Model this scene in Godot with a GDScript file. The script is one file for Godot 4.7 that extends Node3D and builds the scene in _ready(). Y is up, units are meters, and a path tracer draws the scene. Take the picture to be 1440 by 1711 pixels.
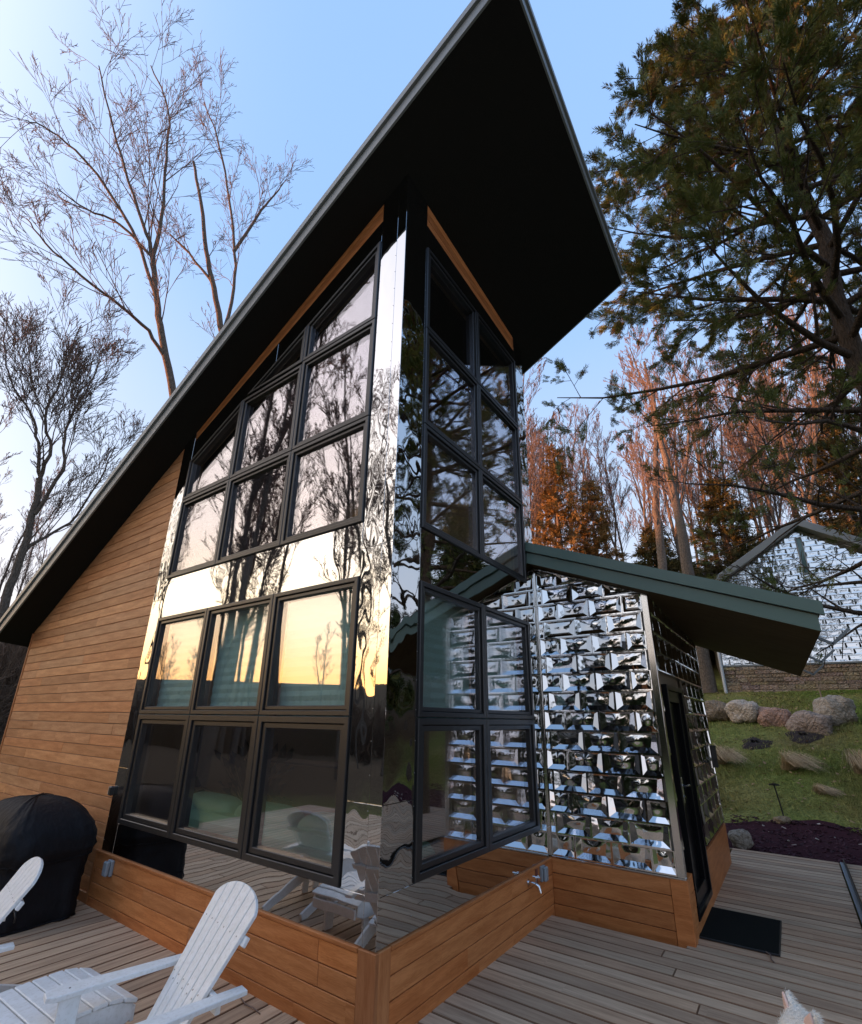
extends Node3D
# A shed-roofed house with mirror cladding, at dusk. Metres, y up; the deck is y = 0, the tower's front face lies in z = 0 and its side face in x = 0.

const CHROME := Vector3(0.57, 0.58, 0.585)
var M := {}
var rg := RandomNumberGenerator.new()
var taken := {}
var house: Node3D


# ------------------------------------------------------------------ mesh builder
class MB:
	var v := PackedVector3Array()
	var n := PackedVector3Array()
	var c := PackedColorArray()
	var i := PackedInt32Array()
	var tint := Color.WHITE

	func vert(p: Vector3, nn: Vector3) -> int:
		v.append(p)
		n.append(nn)
		c.append(tint)
		return v.size() - 1

	func tri_i(a: int, b: int, d: int, nn: Vector3) -> void:
		if (v[d] - v[a]).cross(v[b] - v[a]).dot(nn) >= 0.0:
			i.append_array(PackedInt32Array([a, b, d]))
		else:
			i.append_array(PackedInt32Array([a, d, b]))

	func tri(a: Vector3, b: Vector3, d: Vector3, nn: Vector3) -> void:
		var k := vert(a, nn)
		vert(b, nn)
		vert(d, nn)
		tri_i(k, k + 1, k + 2, nn)

	func quad(a: Vector3, b: Vector3, d: Vector3, e: Vector3, hint: Vector3) -> void:
		var nn := (d - a).cross(e - b)
		if nn.length_squared() < 1e-14:
			return
		nn = nn.normalized()
		if nn.dot(hint) < 0.0:
			nn = -nn
		var k := vert(a, nn)
		vert(b, nn)
		vert(d, nn)
		vert(e, nn)
		tri_i(k, k + 1, k + 2, nn)
		tri_i(k, k + 2, k + 3, nn)

	# box with chamfered edges
	func box(xf: Transform3D, size: Vector3, ch := 0.004) -> void:
		var h := size * 0.5
		ch = minf(ch, minf(h.x, minf(h.y, h.z)) * 0.6)
		var ax := [Vector3.RIGHT, Vector3.UP, Vector3.BACK]
		for a in 3:
			var b := (a + 1) % 3
			var d := (a + 2) % 3
			for s in [-1.0, 1.0]:
				var o: Vector3 = ax[a] * h[a] * s
				var u: Vector3 = ax[b] * (h[b] - ch)
				var w: Vector3 = ax[d] * (h[d] - ch)
				quad(xf * (o - u - w), xf * (o + u - w), xf * (o + u + w), xf * (o - u + w), xf.basis * (ax[a] * s))
				for t in [-1.0, 1.0]:
					var e1: Vector3 = ax[a] * h[a] * s + ax[b] * (h[b] - ch) * t
					var e2: Vector3 = ax[a] * (h[a] - ch) * s + ax[b] * h[b] * t
					quad(xf * (e1 - w), xf * (e1 + w), xf * (e2 + w), xf * (e2 - w), xf.basis * (ax[a] * s + ax[b] * t))
		for sx in [-1.0, 1.0]:
			for sy in [-1.0, 1.0]:
				for sz in [-1.0, 1.0]:
					var nn := (xf.basis * Vector3(sx, sy, sz)).normalized()
					tri(xf * Vector3(sx * h.x, sy * (h.y - ch), sz * (h.z - ch)), xf * Vector3(sx * (h.x - ch), sy * h.y, sz * (h.z - ch)), xf * Vector3(sx * (h.x - ch), sy * (h.y - ch), sz * h.z), nn)

	func tube(pts: PackedVector3Array, rad: PackedFloat32Array, sides: int, cap := false) -> void:
		var m := pts.size()
		var side := Vector3.ZERO
		var first := v.size()
		for k in m:
			var t := (pts[mini(k + 1, m - 1)] - pts[maxi(k - 1, 0)]).normalized()
			if k == 0:
				side = t.cross(Vector3.UP if absf(t.y) < 0.9 else Vector3.RIGHT).normalized()
			else:
				side = (side - t * side.dot(t)).normalized()
			var other := t.cross(side)
			for s in sides:
				var a := TAU * s / sides
				var nn := side * cos(a) + other * sin(a)
				v.append(pts[k] + nn * rad[k])
				n.append(nn)
				c.append(tint)
		for k in m - 1:
			for s in sides:
				var a := first + k * sides + s
				var b := first + k * sides + (s + 1) % sides
				tri_i(a, b, b + sides, n[a])
				tri_i(a, b + sides, a + sides, n[a])
		if cap:
			for e in [0, m - 1]:
				var nn: Vector3 = (pts[e] - pts[1 if e == 0 else m - 2]).normalized()
				var k0 := vert(pts[e], nn)
				for s in sides:
					vert(v[first + e * sides + s], nn)
				for s in sides:
					tri_i(k0, k0 + 1 + s, k0 + 1 + (s + 1) % sides, nn)

	# rings of equal size joined into a smooth skin
	func skin(rings: Array, closed := true, hint := Vector3.ZERO) -> void:
		var first := v.size()
		var m: int = rings[0].size()
		for k in rings.size():
			for s in m:
				var p: Vector3 = rings[k][s]
				var du: Vector3 = rings[k][(s + 1) % m] - rings[k][(s - 1 + m) % m] if closed else rings[k][mini(s + 1, m - 1)] - rings[k][maxi(s - 1, 0)]
				var dv: Vector3 = rings[mini(k + 1, rings.size() - 1)][s] - rings[maxi(k - 1, 0)][s]
				var nn := dv.cross(du).normalized()
				vert(p, -nn if nn.dot(hint) < 0.0 else nn)
		for k in rings.size() - 1:
			for s in (m if closed else m - 1):
				var a := first + k * m + s
				var b := first + k * m + (s + 1) % m
				tri_i(a, b, b + m, n[a])
				tri_i(a, b + m, a + m, n[a])

	# a flat outline given depth: x, y of the outline and d0..d1 along z of the transform; the face at d1 is chamfered
	func prism(xf: Transform3D, poly: PackedVector2Array, d0: float, d1: float, ch := 0.0) -> void:
		var m := poly.size()
		var area := 0.0
		for k in m:
			area += poly[k].cross(poly[(k + 1) % m])
		if area < 0.0:
			poly.reverse()
		var top := MB.inset(poly, ch) if ch > 0.0 else poly
		var zz := xf.basis.z.normalized() * signf(d1 - d0)
		var dc := d1 - signf(d1 - d0) * ch
		var idx := Geometry2D.triangulate_polygon(poly)
		var kf := v.size()
		for p in top:
			vert(xf * Vector3(p.x, p.y, d1), zz)
		var kb := v.size()
		for p in poly:
			vert(xf * Vector3(p.x, p.y, d0), -zz)
		for t in range(0, idx.size(), 3):
			tri_i(kf + idx[t], kf + idx[t + 1], kf + idx[t + 2], zz)
			tri_i(kb + idx[t], kb + idx[t + 1], kb + idx[t + 2], -zz)
		for k in m:
			var p := poly[k]
			var q := poly[(k + 1) % m]
			var o := (q - p).orthogonal() * -1.0
			o = Vector2((q - p).y, -(q - p).x)
			var hint := xf.basis * Vector3(o.x, o.y, 0)
			quad(xf * Vector3(p.x, p.y, d0), xf * Vector3(q.x, q.y, d0), xf * Vector3(q.x, q.y, dc), xf * Vector3(p.x, p.y, dc), hint)
			if ch > 0.0:
				var tp := top[k]
				var tq := top[(k + 1) % m]
				quad(xf * Vector3(p.x, p.y, dc), xf * Vector3(q.x, q.y, dc), xf * Vector3(tq.x, tq.y, d1), xf * Vector3(tp.x, tp.y, d1), hint.normalized() + zz)

	# a frame: the outline minus the outline moved in by w
	func ring(xf: Transform3D, poly: PackedVector2Array, w: float, d0: float, d1: float, ch := 0.004) -> void:
		var m := poly.size()
		var area := 0.0
		for k in m:
			area += poly[k].cross(poly[(k + 1) % m])
		if area < 0.0:
			poly.reverse()
		var inner := MB.inset(poly, w)
		var a := MB.inset(poly, ch)
		var b := MB.inset(poly, w - ch)
		var zz := xf.basis.z.normalized()
		for k in m:
			var l := (k + 1) % m
			var e := poly[l] - poly[k]
			var out := xf.basis * Vector3(e.y, -e.x, 0).normalized()
			var P := func(q: Vector2, d: float) -> Vector3: return xf * Vector3(q.x, q.y, d)
			quad(P.call(a[k], d1), P.call(a[l], d1), P.call(b[l], d1), P.call(b[k], d1), zz)
			quad(P.call(a[k], d1), P.call(a[l], d1), P.call(poly[l], d1 - ch), P.call(poly[k], d1 - ch), zz + out)
			quad(P.call(poly[k], d1 - ch), P.call(poly[l], d1 - ch), P.call(poly[l], d0), P.call(poly[k], d0), out)
			quad(P.call(b[k], d1), P.call(b[l], d1), P.call(inner[l], d1 - ch), P.call(inner[k], d1 - ch), zz - out)
			quad(P.call(inner[k], d1 - ch), P.call(inner[l], d1 - ch), P.call(inner[l], d0), P.call(inner[k], d0), -out)

	static func inset(poly: PackedVector2Array, w: float) -> PackedVector2Array:
		var m := poly.size()
		var out := PackedVector2Array()
		for k in m:
			var p := poly[(k - 1 + m) % m]
			var q := poly[k]
			var r := poly[(k + 1) % m]
			var e := (q - p).normalized()
			var f := (r - q).normalized()
			var ne := Vector2(-e.y, e.x)
			var nf := Vector2(-f.y, f.x)
			var den := 1.0 + ne.dot(nf)
			out.append(q + (ne + nf) * (w / maxf(den, 0.15)))
		return out

	func done(material: Material = null) -> ArrayMesh:
		var a := []
		a.resize(Mesh.ARRAY_MAX)
		a[Mesh.ARRAY_VERTEX] = v
		a[Mesh.ARRAY_NORMAL] = n
		a[Mesh.ARRAY_COLOR] = c
		a[Mesh.ARRAY_INDEX] = i
		var am := ArrayMesh.new()
		am.add_surface_from_arrays(Mesh.PRIMITIVE_TRIANGLES, a)
		if material:
			am.surface_set_material(0, material)
		return am


# ------------------------------------------------------------------ scene helpers
func part(called: String, mesh: Mesh, mat: Material, parent: Node, at := Transform3D()) -> MeshInstance3D:
	var o := MeshInstance3D.new()
	o.name = called
	o.mesh = mesh
	if mat:
		o.material_override = mat
	o.transform = at
	parent.add_child(o, true)
	return o


func numbered(called: String) -> String:
	taken[called] = taken.get(called, -1) + 1
	return called if taken[called] == 0 else "%s_%03d" % [called, taken[called]]


func tag(o: Node3D, label: String, category: String, group := "") -> Node3D:
	o.set_meta("label", label)
	o.set_meta("category", category)
	if group:
		o.set_meta("group", group)
	return o


func thing(called: String, label: String, category: String, at := Vector3.ZERO, turn := 0.0, group := "") -> Node3D:
	var o := Node3D.new()
	o.name = numbered(called)
	add_child(o)
	o.position = at
	o.rotation.y = turn
	return tag(o, label, category, group)


func copy(o: Node3D, called: String, label: String, at: Vector3, turn := 0.0, size := 1.0, group := "") -> Node3D:
	var r: Node3D = o.duplicate()
	r.name = numbered(called)
	add_child(r)
	r.position = at
	r.rotation.y = turn
	r.scale = Vector3.ONE * size
	r.set_meta("label", label)
	if group:
		r.set_meta("group", group)
	return r


func structure(called: String, mesh: Mesh, mat: Material) -> MeshInstance3D:
	var o := part(called, mesh, mat, self)
	o.set_meta("kind", "structure")
	return o


func stuff(called: String, mesh: Mesh, mat: Material, where: Array, tints: Array, parent: Node) -> MultiMeshInstance3D:
	var mm := MultiMesh.new()
	mm.transform_format = MultiMesh.TRANSFORM_3D
	mm.use_colors = true
	mm.mesh = mesh
	mm.instance_count = where.size()
	for k in where.size():
		mm.set_instance_transform(k, where[k])
		mm.set_instance_color(k, tints[k])
	var o := MultiMeshInstance3D.new()
	o.name = called
	o.multimesh = mm
	o.material_override = mat
	parent.add_child(o, true)
	o.set_meta("kind", "stuff")
	return o


func rect(x0: float, y0: float, x1: float, y1: float) -> PackedVector2Array:
	return PackedVector2Array([Vector2(x0, y0), Vector2(x1, y0), Vector2(x1, y1), Vector2(x0, y1)])


func bx(size: Vector3, ch := 0.004, at := Transform3D()) -> ArrayMesh:
	var mb := MB.new()
	mb.box(at, size, ch)
	return mb.done()


# a deck board: its sides are tinted darker, painting the shade of the gaps
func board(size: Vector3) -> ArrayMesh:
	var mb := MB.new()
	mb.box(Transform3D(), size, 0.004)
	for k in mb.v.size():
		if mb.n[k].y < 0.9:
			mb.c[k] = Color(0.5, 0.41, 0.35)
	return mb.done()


func aim(dir: Vector3, at := Vector3.ZERO) -> Transform3D:   # local y along dir
	var y := dir.normalized()
	var x := y.cross(Vector3.FORWARD if absf(y.z) < 0.9 else Vector3.RIGHT).normalized()
	return Transform3D(Basis(x, y, x.cross(y)), at)


func rv() -> Vector3:
	return Vector3(rg.randf_range(-1, 1), rg.randf_range(-1, 1), rg.randf_range(-1, 1))


func rf(a: float, b: float) -> float:
	return rg.randf_range(a, b)


# ------------------------------------------------------------------ materials
func lin(r: float, g: float, b: float) -> Color:
	return Color(r, g, b).linear_to_srgb()


func mat(called: String, r: float, g: float, b: float, rough := 0.7, metal := 0.0, spec := 0.5) -> StandardMaterial3D:
	var m := StandardMaterial3D.new()
	m.resource_name = called
	m.albedo_color = lin(r, g, b)
	m.roughness = rough
	m.metallic = metal
	m.metallic_specular = spec
	M[called] = m
	return m


func triplanar(m: StandardMaterial3D, scale: Vector3, world := true, offset := Vector3.ZERO) -> StandardMaterial3D:
	m.uv1_triplanar = true
	m.uv1_world_triplanar = world
	m.uv1_scale = scale
	m.uv1_offset = offset
	m.uv1_triplanar_sharpness = 8.0
	return m


func noise(seed_: int, freq: float, octaves := 4, kind := FastNoiseLite.TYPE_SIMPLEX_SMOOTH) -> FastNoiseLite:
	var f := FastNoiseLite.new()
	f.seed = seed_
	f.noise_type = kind
	f.frequency = freq
	f.fractal_octaves = octaves
	return f


# grain along u; the colours are linear values
func wood_texture(seed_: int, dark: Vector3, light: Vector3, figure: float, streak: float) -> ImageTexture:
	var w := 640
	var h := 384
	var im := Image.create(w, h, false, Image.FORMAT_RGB8)
	var f1 := noise(seed_, 0.012, 3)
	var f2 := noise(seed_ + 1, 0.09, 3)
	var f3 := noise(seed_ + 2, 0.006, 2)
	for y in h:
		for x in w:
			var warp := f1.get_noise_2d(x * 0.55, y * 1.6)
			var ring := sin(y * 0.33 + warp * 16.0)
			var fine := f2.get_noise_2d(x * 0.12, y * 5.0)
			var broad := f3.get_noise_2d(x * 0.8, y * 3.0)
			var t := clampf(0.55 + figure * ring * 0.28 + streak * fine * 0.55 + broad * 0.45, 0.0, 1.0)
			var q := dark.lerp(light, t)
			im.set_pixel(x, y, lin(q.x, q.y, q.z))
	return ImageTexture.create_from_image(im)


func speckle_texture(seed_: int, a: Vector3, b: Vector3, c: Vector3, f_big: float, f_small: float, size := 512) -> ImageTexture:
	var im := Image.create(size, size, false, Image.FORMAT_RGB8)
	var n1 := noise(seed_, f_big, 4).get_seamless_image(size, size)
	var n2 := noise(seed_ + 1, f_small, 3).get_seamless_image(size, size)
	for y in size:
		for x in size:
			var t := n1.get_pixel(x, y).r
			var s := n2.get_pixel(x, y).r
			var q := a.lerp(b, clampf(t * 1.6 - 0.3, 0, 1)).lerp(c, clampf(s * 2.4 - 1.25, 0, 1))
			im.set_pixel(x, y, lin(q.x, q.y, q.z))
	return ImageTexture.create_from_image(im)


func normal_texture(seed_: int, freq: float, octaves: int, strength: float, size := 256) -> ImageTexture:
	var im := noise(seed_, freq, octaves).get_seamless_image(size, size)
	im.convert(Image.FORMAT_RGBA8)
	im.bump_map_to_normal_map(strength)
	return ImageTexture.create_from_image(im)


func height_texture(seed_: int, freq: float, octaves: int, size := 256) -> ImageTexture:
	return ImageTexture.create_from_image(noise(seed_, freq, octaves).get_seamless_image(size, size))


func wood_set(called: String, tex: Texture2D, scale: Vector3, tones: Array, rough: float) -> Array:
	var out := []
	for k in tones.size():
		var t: Vector3 = tones[k]
		var m := mat(called + str(k), t.x, t.y, t.z, rough, 0.0, 0.4)
		m.albedo_texture = tex
		triplanar(m, scale, true, Vector3(0.37 * k, 0.61 * k, 0.23 * k))
		out.append(m)
	return out


func materials() -> void:
	var white := Image.create(2, 2, false, Image.FORMAT_RGB8)
	white.fill(Color.WHITE)
	var ripple := normal_texture(5, 0.010, 2, 8.0)
	var ripple2 := normal_texture(9, 0.02, 2, 7.0)
	var mm := mat("mirror", CHROME.x, CHROME.y, CHROME.z, 0.02, 1.0)
	mm.normal_enabled = true
	mm.normal_texture = ripple
	mm.normal_scale = 0.03
	mm.roughness = 0.025
	mm.roughness_texture = speckle_texture(13, Vector3(0.25, 0.25, 0.25), Vector3(0.6, 0.6, 0.6), Vector3(1, 1, 1), 0.01, 0.03, 256)
	triplanar(mm, Vector3(0.55, 0.42, 0.55))
	var ms := mat("mirror_strip", CHROME.x, CHROME.y, CHROME.z, 0.025, 1.0)
	ms.roughness_texture = mm.roughness_texture
	ms.normal_enabled = true
	ms.normal_texture = normal_texture(17, 0.018, 2, 8.0)
	ms.normal_scale = 0.042
	triplanar(ms, Vector3(0.8, 0.5, 0.8))
	mm = mat("mirror_shingle", 0.78, 0.79, 0.79, 0.04, 1.0)
	mm.normal_enabled = true
	mm.normal_texture = ripple2
	mm.normal_scale = 0.03
	triplanar(mm, Vector3(1.7, 1.7, 1.7))
	mat("mirror_trim", 0.72, 0.73, 0.72, 0.12, 1.0)
	var g := mat("glass", 0.93, 0.91, 0.96, 0.01, 1.0)
	g.albedo_texture = ImageTexture.create_from_image(white)
	g.albedo_color.a = 0.14
	g.transparency = BaseMaterial3D.TRANSPARENCY_ALPHA
	var gs: StandardMaterial3D = g.duplicate()
	gs.resource_name = "glass_side"
	gs.albedo_color.a = 0.21
	M.glass_side = gs
	mat("bronze", 0.013, 0.013, 0.014, 0.36, 0.0, 0.6)
	mat("gasket", 0.012, 0.012, 0.012, 0.5)
	var so := mat("soffit", 0.016, 0.016, 0.014, 0.75, 0.0, 0.25)
	so.heightmap_enabled = true
	so.heightmap_texture = height_texture(41, 0.08, 3)
	so.heightmap_scale = 0.1
	triplanar(so, Vector3(2, 2, 2))
	mat("fascia", 0.2, 0.22, 0.22, 0.42, 0.0, 0.5)
	mat("green_metal", 0.095, 0.155, 0.13, 0.38, 0.0, 0.5)
	mat("building_board", 0.26, 0.22, 0.17, 0.9)
	var tex := wood_texture(11, Vector3(0.43, 0.17, 0.06), Vector3(0.69, 0.345, 0.16), 0.4, 0.7)
	var tones := [Vector3(1, 1, 1), Vector3(0.8, 0.77, 0.74), Vector3(1.12, 1.11, 1.06), Vector3(0.92, 0.97, 1.03), Vector3(1.02, 0.92, 0.83), Vector3(0.9, 0.85, 0.78)]
	M.siding = wood_set("siding", tex, Vector3(0.55, 1.9, 1.9), tones, 0.55)
	M.base_x = wood_set("base_x", tex, Vector3(0.6, 2.0, 2.0), tones.map(func(t): return t * Vector3(0.88, 0.71, 0.53)), 0.5)
	M.base_z = wood_set("base_z", tex, Vector3(2.0, 2.0, 0.6), tones.map(func(t): return t * Vector3(0.88, 0.71, 0.53)), 0.5)
	var texv: Image = tex.get_image().duplicate()
	texv.rotate_90(CLOCKWISE)
	var texu := ImageTexture.create_from_image(texv)
	M.post = wood_set("post", texu, Vector3(2.0, 0.6, 2.0), [Vector3(0.62, 0.52, 0.45), Vector3(0.78, 0.66, 0.54)], 0.55)
	var dt := wood_texture(23, Vector3(0.31, 0.205, 0.135), Vector3(0.60, 0.44, 0.30), 0.18, 1.0)
	var dtones := [Vector3(1, 1, 1), Vector3(0.82, 0.8, 0.79), Vector3(1.12, 1.13, 1.13), Vector3(0.95, 0.88, 0.84), Vector3(0.9, 0.93, 0.94), Vector3(1.06, 1.0, 0.95)]
	M.deck_x = wood_set("deck_x", dt, Vector3(0.45, 2.4, 2.4), dtones, 0.7)
	var dv: Image = dt.get_image().duplicate()
	dv.rotate_90(CLOCKWISE)
	M.deck_z = wood_set("deck_z", ImageTexture.create_from_image(dv), Vector3(2.4, 2.4, 0.45), dtones, 0.7)
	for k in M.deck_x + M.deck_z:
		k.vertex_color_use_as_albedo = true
	for k in M.deck_x + M.deck_z + M.siding + M.base_x + M.base_z:
		k.heightmap_enabled = true
		k.heightmap_texture = M.get_or_add("grain_height", height_texture(77, 0.05, 4))
		k.heightmap_scale = 0.12
	var wp := mat("white_paint", 0.82, 0.82, 0.81, 0.45, 0.0, 0.5)
	wp.albedo_texture = speckle_texture(31, Vector3(1, 1, 1), Vector3(0.92, 0.92, 0.90), Vector3(0.84, 0.82, 0.79), 0.02, 0.07, 256)
	triplanar(wp, Vector3(2, 2, 2), false)
	mat("screw_metal", 0.3, 0.3, 0.3, 0.35, 1.0)
	var cv := mat("cover_cloth", 0.006, 0.006, 0.008, 0.7, 0.0, 0.35)
	cv.heightmap_enabled = true
	cv.heightmap_texture = height_texture(51, 0.03, 4)
	cv.heightmap_scale = 0.4
	triplanar(cv, Vector3(2.5, 1.2, 2.5))
	mat("grey_plastic", 0.25, 0.28, 0.3, 0.5)
	mat("black_plastic", 0.015, 0.015, 0.015, 0.4)
	mat("white_plastic", 0.7, 0.7, 0.68, 0.4)
	mat("brass_chrome", 0.75, 0.76, 0.78, 0.15, 1.0)
	mat("red_brown", 0.16, 0.05, 0.03, 0.6)
	var mt := mat("door_mat", 0.012, 0.014, 0.013, 0.95, 0.0, 0.2)
	mt.heightmap_enabled = true
	mt.heightmap_texture = height_texture(61, 0.2, 2)
	mt.heightmap_scale = 0.6
	triplanar(mt, Vector3(3, 3, 3))
	mat("black_door", 0.006, 0.006, 0.007, 0.3, 0.0, 0.3)
	# ground
	var gr := mat("ground", 1, 1, 1, 0.95, 0.0, 0.2)
	gr.vertex_color_use_as_albedo = true
	gr.albedo_texture = speckle_texture(71, Vector3(0.7, 0.7, 0.7), Vector3(1, 1, 1), Vector3(0.5, 0.48, 0.42), 0.02, 0.12)
	gr.heightmap_enabled = true
	gr.heightmap_texture = height_texture(72, 0.06, 5, 512)
	gr.heightmap_scale = 5.0
	triplanar(gr, Vector3(0.45, 0.45, 0.45))
	var leafy := mat("leaf_tint", 1, 1, 1, 0.7, 0.0, 0.3)
	leafy.vertex_color_use_as_albedo = true
	leafy.backlight_enabled = true
	leafy.backlight = Color(0.35, 0.35, 0.35)
	var bt := mat("bark", 0.2, 0.16, 0.128, 0.9, 0.0, 0.2)
	bt.albedo_texture = speckle_texture(81, Vector3(0.6, 0.6, 0.6), Vector3(1, 1, 1), Vector3(1.25, 1.2, 1.1), 0.02, 0.05)
	bt.heightmap_enabled = true
	bt.heightmap_texture = height_texture(82, 0.05, 4)
	bt.heightmap_scale = 3.0
	triplanar(bt, Vector3(2.2, 0.7, 2.2), false)
	mat("twig", 0.19, 0.14, 0.115, 0.85, 0.0, 0.2)
	mat("stake_wood", 0.3, 0.23, 0.16, 0.85, 0.0, 0.2)
	var cb := mat("cedar_bark", 0.105, 0.082, 0.065, 0.9, 0.0, 0.2)
	cb.albedo_texture = bt.albedo_texture
	cb.heightmap_enabled = true
	cb.heightmap_texture = bt.heightmap_texture
	cb.heightmap_scale = 3.0
	triplanar(cb, Vector3(3, 0.6, 3), false)
	mat("cedar_twig", 0.06, 0.04, 0.034, 0.9, 0.0, 0.2)
	var rk := mat("rock", 1, 1, 1, 0.9, 0.0, 0.3)
	rk.vertex_color_use_as_albedo = true
	rk.albedo_texture = speckle_texture(91, Vector3(0.65, 0.62, 0.6), Vector3(1, 1, 1), Vector3(0.5, 0.48, 0.46), 0.015, 0.07)
	rk.heightmap_enabled = true
	rk.heightmap_texture = height_texture(92, 0.04, 5)
	rk.heightmap_scale = 4.0
	triplanar(rk, Vector3(1.3, 1.3, 1.3), false)
	var mu := mat("mulch", 0.05, 0.018, 0.024, 0.95, 0.0, 0.2)
	mu.albedo_texture = speckle_texture(95, Vector3(0.5, 0.5, 0.5), Vector3(1, 1, 1), Vector3(1.5, 1.4, 1.3), 0.08, 0.2)
	triplanar(mu, Vector3(1.2, 1.2, 1.2))
	# inside
	mat("room_wall", 0.36, 0.28, 0.17, 0.9)
	mat("room_floor", 0.2, 0.13, 0.08, 0.6)
	mat("room_trim", 0.22, 0.17, 0.12, 0.9)
	mat("sofa", 0.2, 0.42, 0.3, 0.45)
	mat("blind", 0.42, 0.66, 0.57, 0.85)
	mat("counter_top", 0.42, 0.29, 0.15, 0.6)
	mat("house_plant", 0.015, 0.03, 0.012, 0.7)
	var lg := mat("lamp_glow", 1, 0.9, 0.75, 0.5)
	lg.emission_enabled = true
	lg.emission = Color(1.0, 0.86, 0.66)
	lg.emission_energy_multiplier = 3.0
	var fur := mat("fur", 0.78, 0.75, 0.68, 0.9)
	fur.heightmap_enabled = true
	fur.heightmap_texture = height_texture(99, 0.15, 3)
	fur.heightmap_scale = 0.5
	fur.rim_enabled = true
	fur.rim = 0.4
	triplanar(fur, Vector3(5, 2, 5), false)
	mat("pink_skin", 0.72, 0.5, 0.42, 0.7)
	mat("dark_nose", 0.02, 0.018, 0.018, 0.35)
	mat("pale_pipe", 0.5, 0.55, 0.58, 0.5)


# ------------------------------------------------------------------ light and camera
func colour_at(t: Array, e: float) -> Vector3:
	for k in t.size() - 1:
		if e <= t[k + 1][0]:
			return (t[k][1] as Vector3).lerp(t[k + 1][1], (e - t[k][0]) / (t[k + 1][0] - t[k][0]))
	return t[-1][1]


func sky_image() -> Image:
	var sun_az := atan2(-0.8, -0.6)
	# elevation, then the colour of the air there: away from the sunset and towards it
	var away := [[0.0, Vector3(0.434, 0.425, 0.462)], [8.0, Vector3(0.401, 0.415, 0.472)], [22.0, Vector3(0.292, 0.363, 0.481)], [45.0, Vector3(0.175, 0.288, 0.491)], [90.0, Vector3(0.156, 0.264, 0.472)]]
	var toward := [[0.0, Vector3(1.887, 0.708, 0.132)], [4.0, Vector3(1.887, 0.991, 0.307)], [10.0, Vector3(1.604, 1.226, 0.778)], [20.0, Vector3(1.321, 1.132, 0.967)], [40.0, Vector3(0.943, 0.873, 0.896)], [60.0, Vector3(0.637, 0.637, 0.708)], [90.0, Vector3(0.212, 0.292, 0.481)]]
	var w := 512
	var h := 256
	var im := Image.create(w, h, false, Image.FORMAT_RGBF)
	for y in h:
		var el := 90.0 - (y + 0.5) / h * 180.0
		var e := maxf(el, 0.0)
		for x in w:
			var az := TAU * (x + 0.5) / w
			var da := rad_to_deg(absf(angle_difference(az, sun_az)))
			var near := exp(-pow(da / 32.0, 2.0))
			var q := colour_at(away, e).lerp(colour_at(toward, e), near)
			im.set_pixel(x, y, Color(q.x, q.y, q.z))
	return im


func camera_and_light() -> void:
	var cam := Camera3D.new()
	cam.name = "camera"
	add_child(cam)
	cam.near = 0.05
	cam.far = 600.0
	cam.set_frustum(2.0 * 855.5 / 795.99 * 0.05, Vector2(0.0, 73.53 / 795.99 * 0.05), 0.05, 600.0)
	cam.position = Vector3(2.1395, 1.7054, 2.4961)
	cam.basis = Basis.from_euler(Vector3(deg_to_rad(18.916), deg_to_rad(35.663), deg_to_rad(0.811)), EULER_ORDER_YXZ)
	cam.current = true
	var env := Environment.new()
	env.background_mode = Environment.BG_SKY
	var sky := Sky.new()
	var pm := PanoramaSkyMaterial.new()
	pm.panorama = ImageTexture.create_from_image(sky_image())
	sky.sky_material = pm
	env.sky = sky
	env.tonemap_mode = Environment.TONE_MAPPER_LINEAR
	env.tonemap_exposure = 2.22
	env.sdfgi_enabled = true
	env.ssao_enabled = true
	env.ssil_enabled = true
	var we := WorldEnvironment.new()
	we.name = "environment"
	we.environment = env
	add_child(we)
	var sun := DirectionalLight3D.new()
	sun.name = "sun"
	sun.light_color = Color(1.0, 0.66, 0.45)
	sun.light_energy = 1.6
	sun.light_angular_distance = 0.5
	sun.shadow_enabled = true
	add_child(sun)
	sun.look_at_from_position(Vector3(-0.8, 0.0225, 0.6) * 50.0, Vector3.ZERO)


# ------------------------------------------------------------------ ground
func table(t: Array, x: float) -> float:
	for k in t.size() - 1:
		if x <= t[k + 1][0]:
			return lerpf(t[k][1], t[k + 1][1], smoothstep(0.0, 1.0, clampf((x - t[k][0]) / (t[k + 1][0] - t[k][0]), 0, 1)) * 0.35 + 0.65 * clampf((x - t[k][0]) / (t[k + 1][0] - t[k][0]), 0, 1))
	return t[-1][1]


func ground_y(x: float, z: float) -> float:
	var hb := table([[6.3, -0.16], [8.0, -0.02], [10.0, 0.78], [12.5, 1.82], [17.0, 2.72], [22.0, 4.2], [30.0, 7.5], [45.0, 12.0], [75.0, 17.0], [120.0, 18.0]], -z)
	var hl := table([[8.5, -0.16], [14.0, 0.5], [25.0, 2.4], [45.0, 5.0], [75.0, 7.0], [120.0, 7.5]], -x) * smoothstep(14.0, 0.0, z) - 0.16 * smoothstep(0.0, 14.0, z)
	# an unseen ridge far off on the sunset side, sized to shade both houses
	var along := x * -0.8 + z * 0.6
	var across := absf(x * 0.6 + z * 0.8)
	var ridge := 15.0 * exp(-pow((along - 205.0) / 42.0, 2.0)) * smoothstep(330.0, 200.0, across)
	return maxf(hb, hl) + ridge


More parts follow.
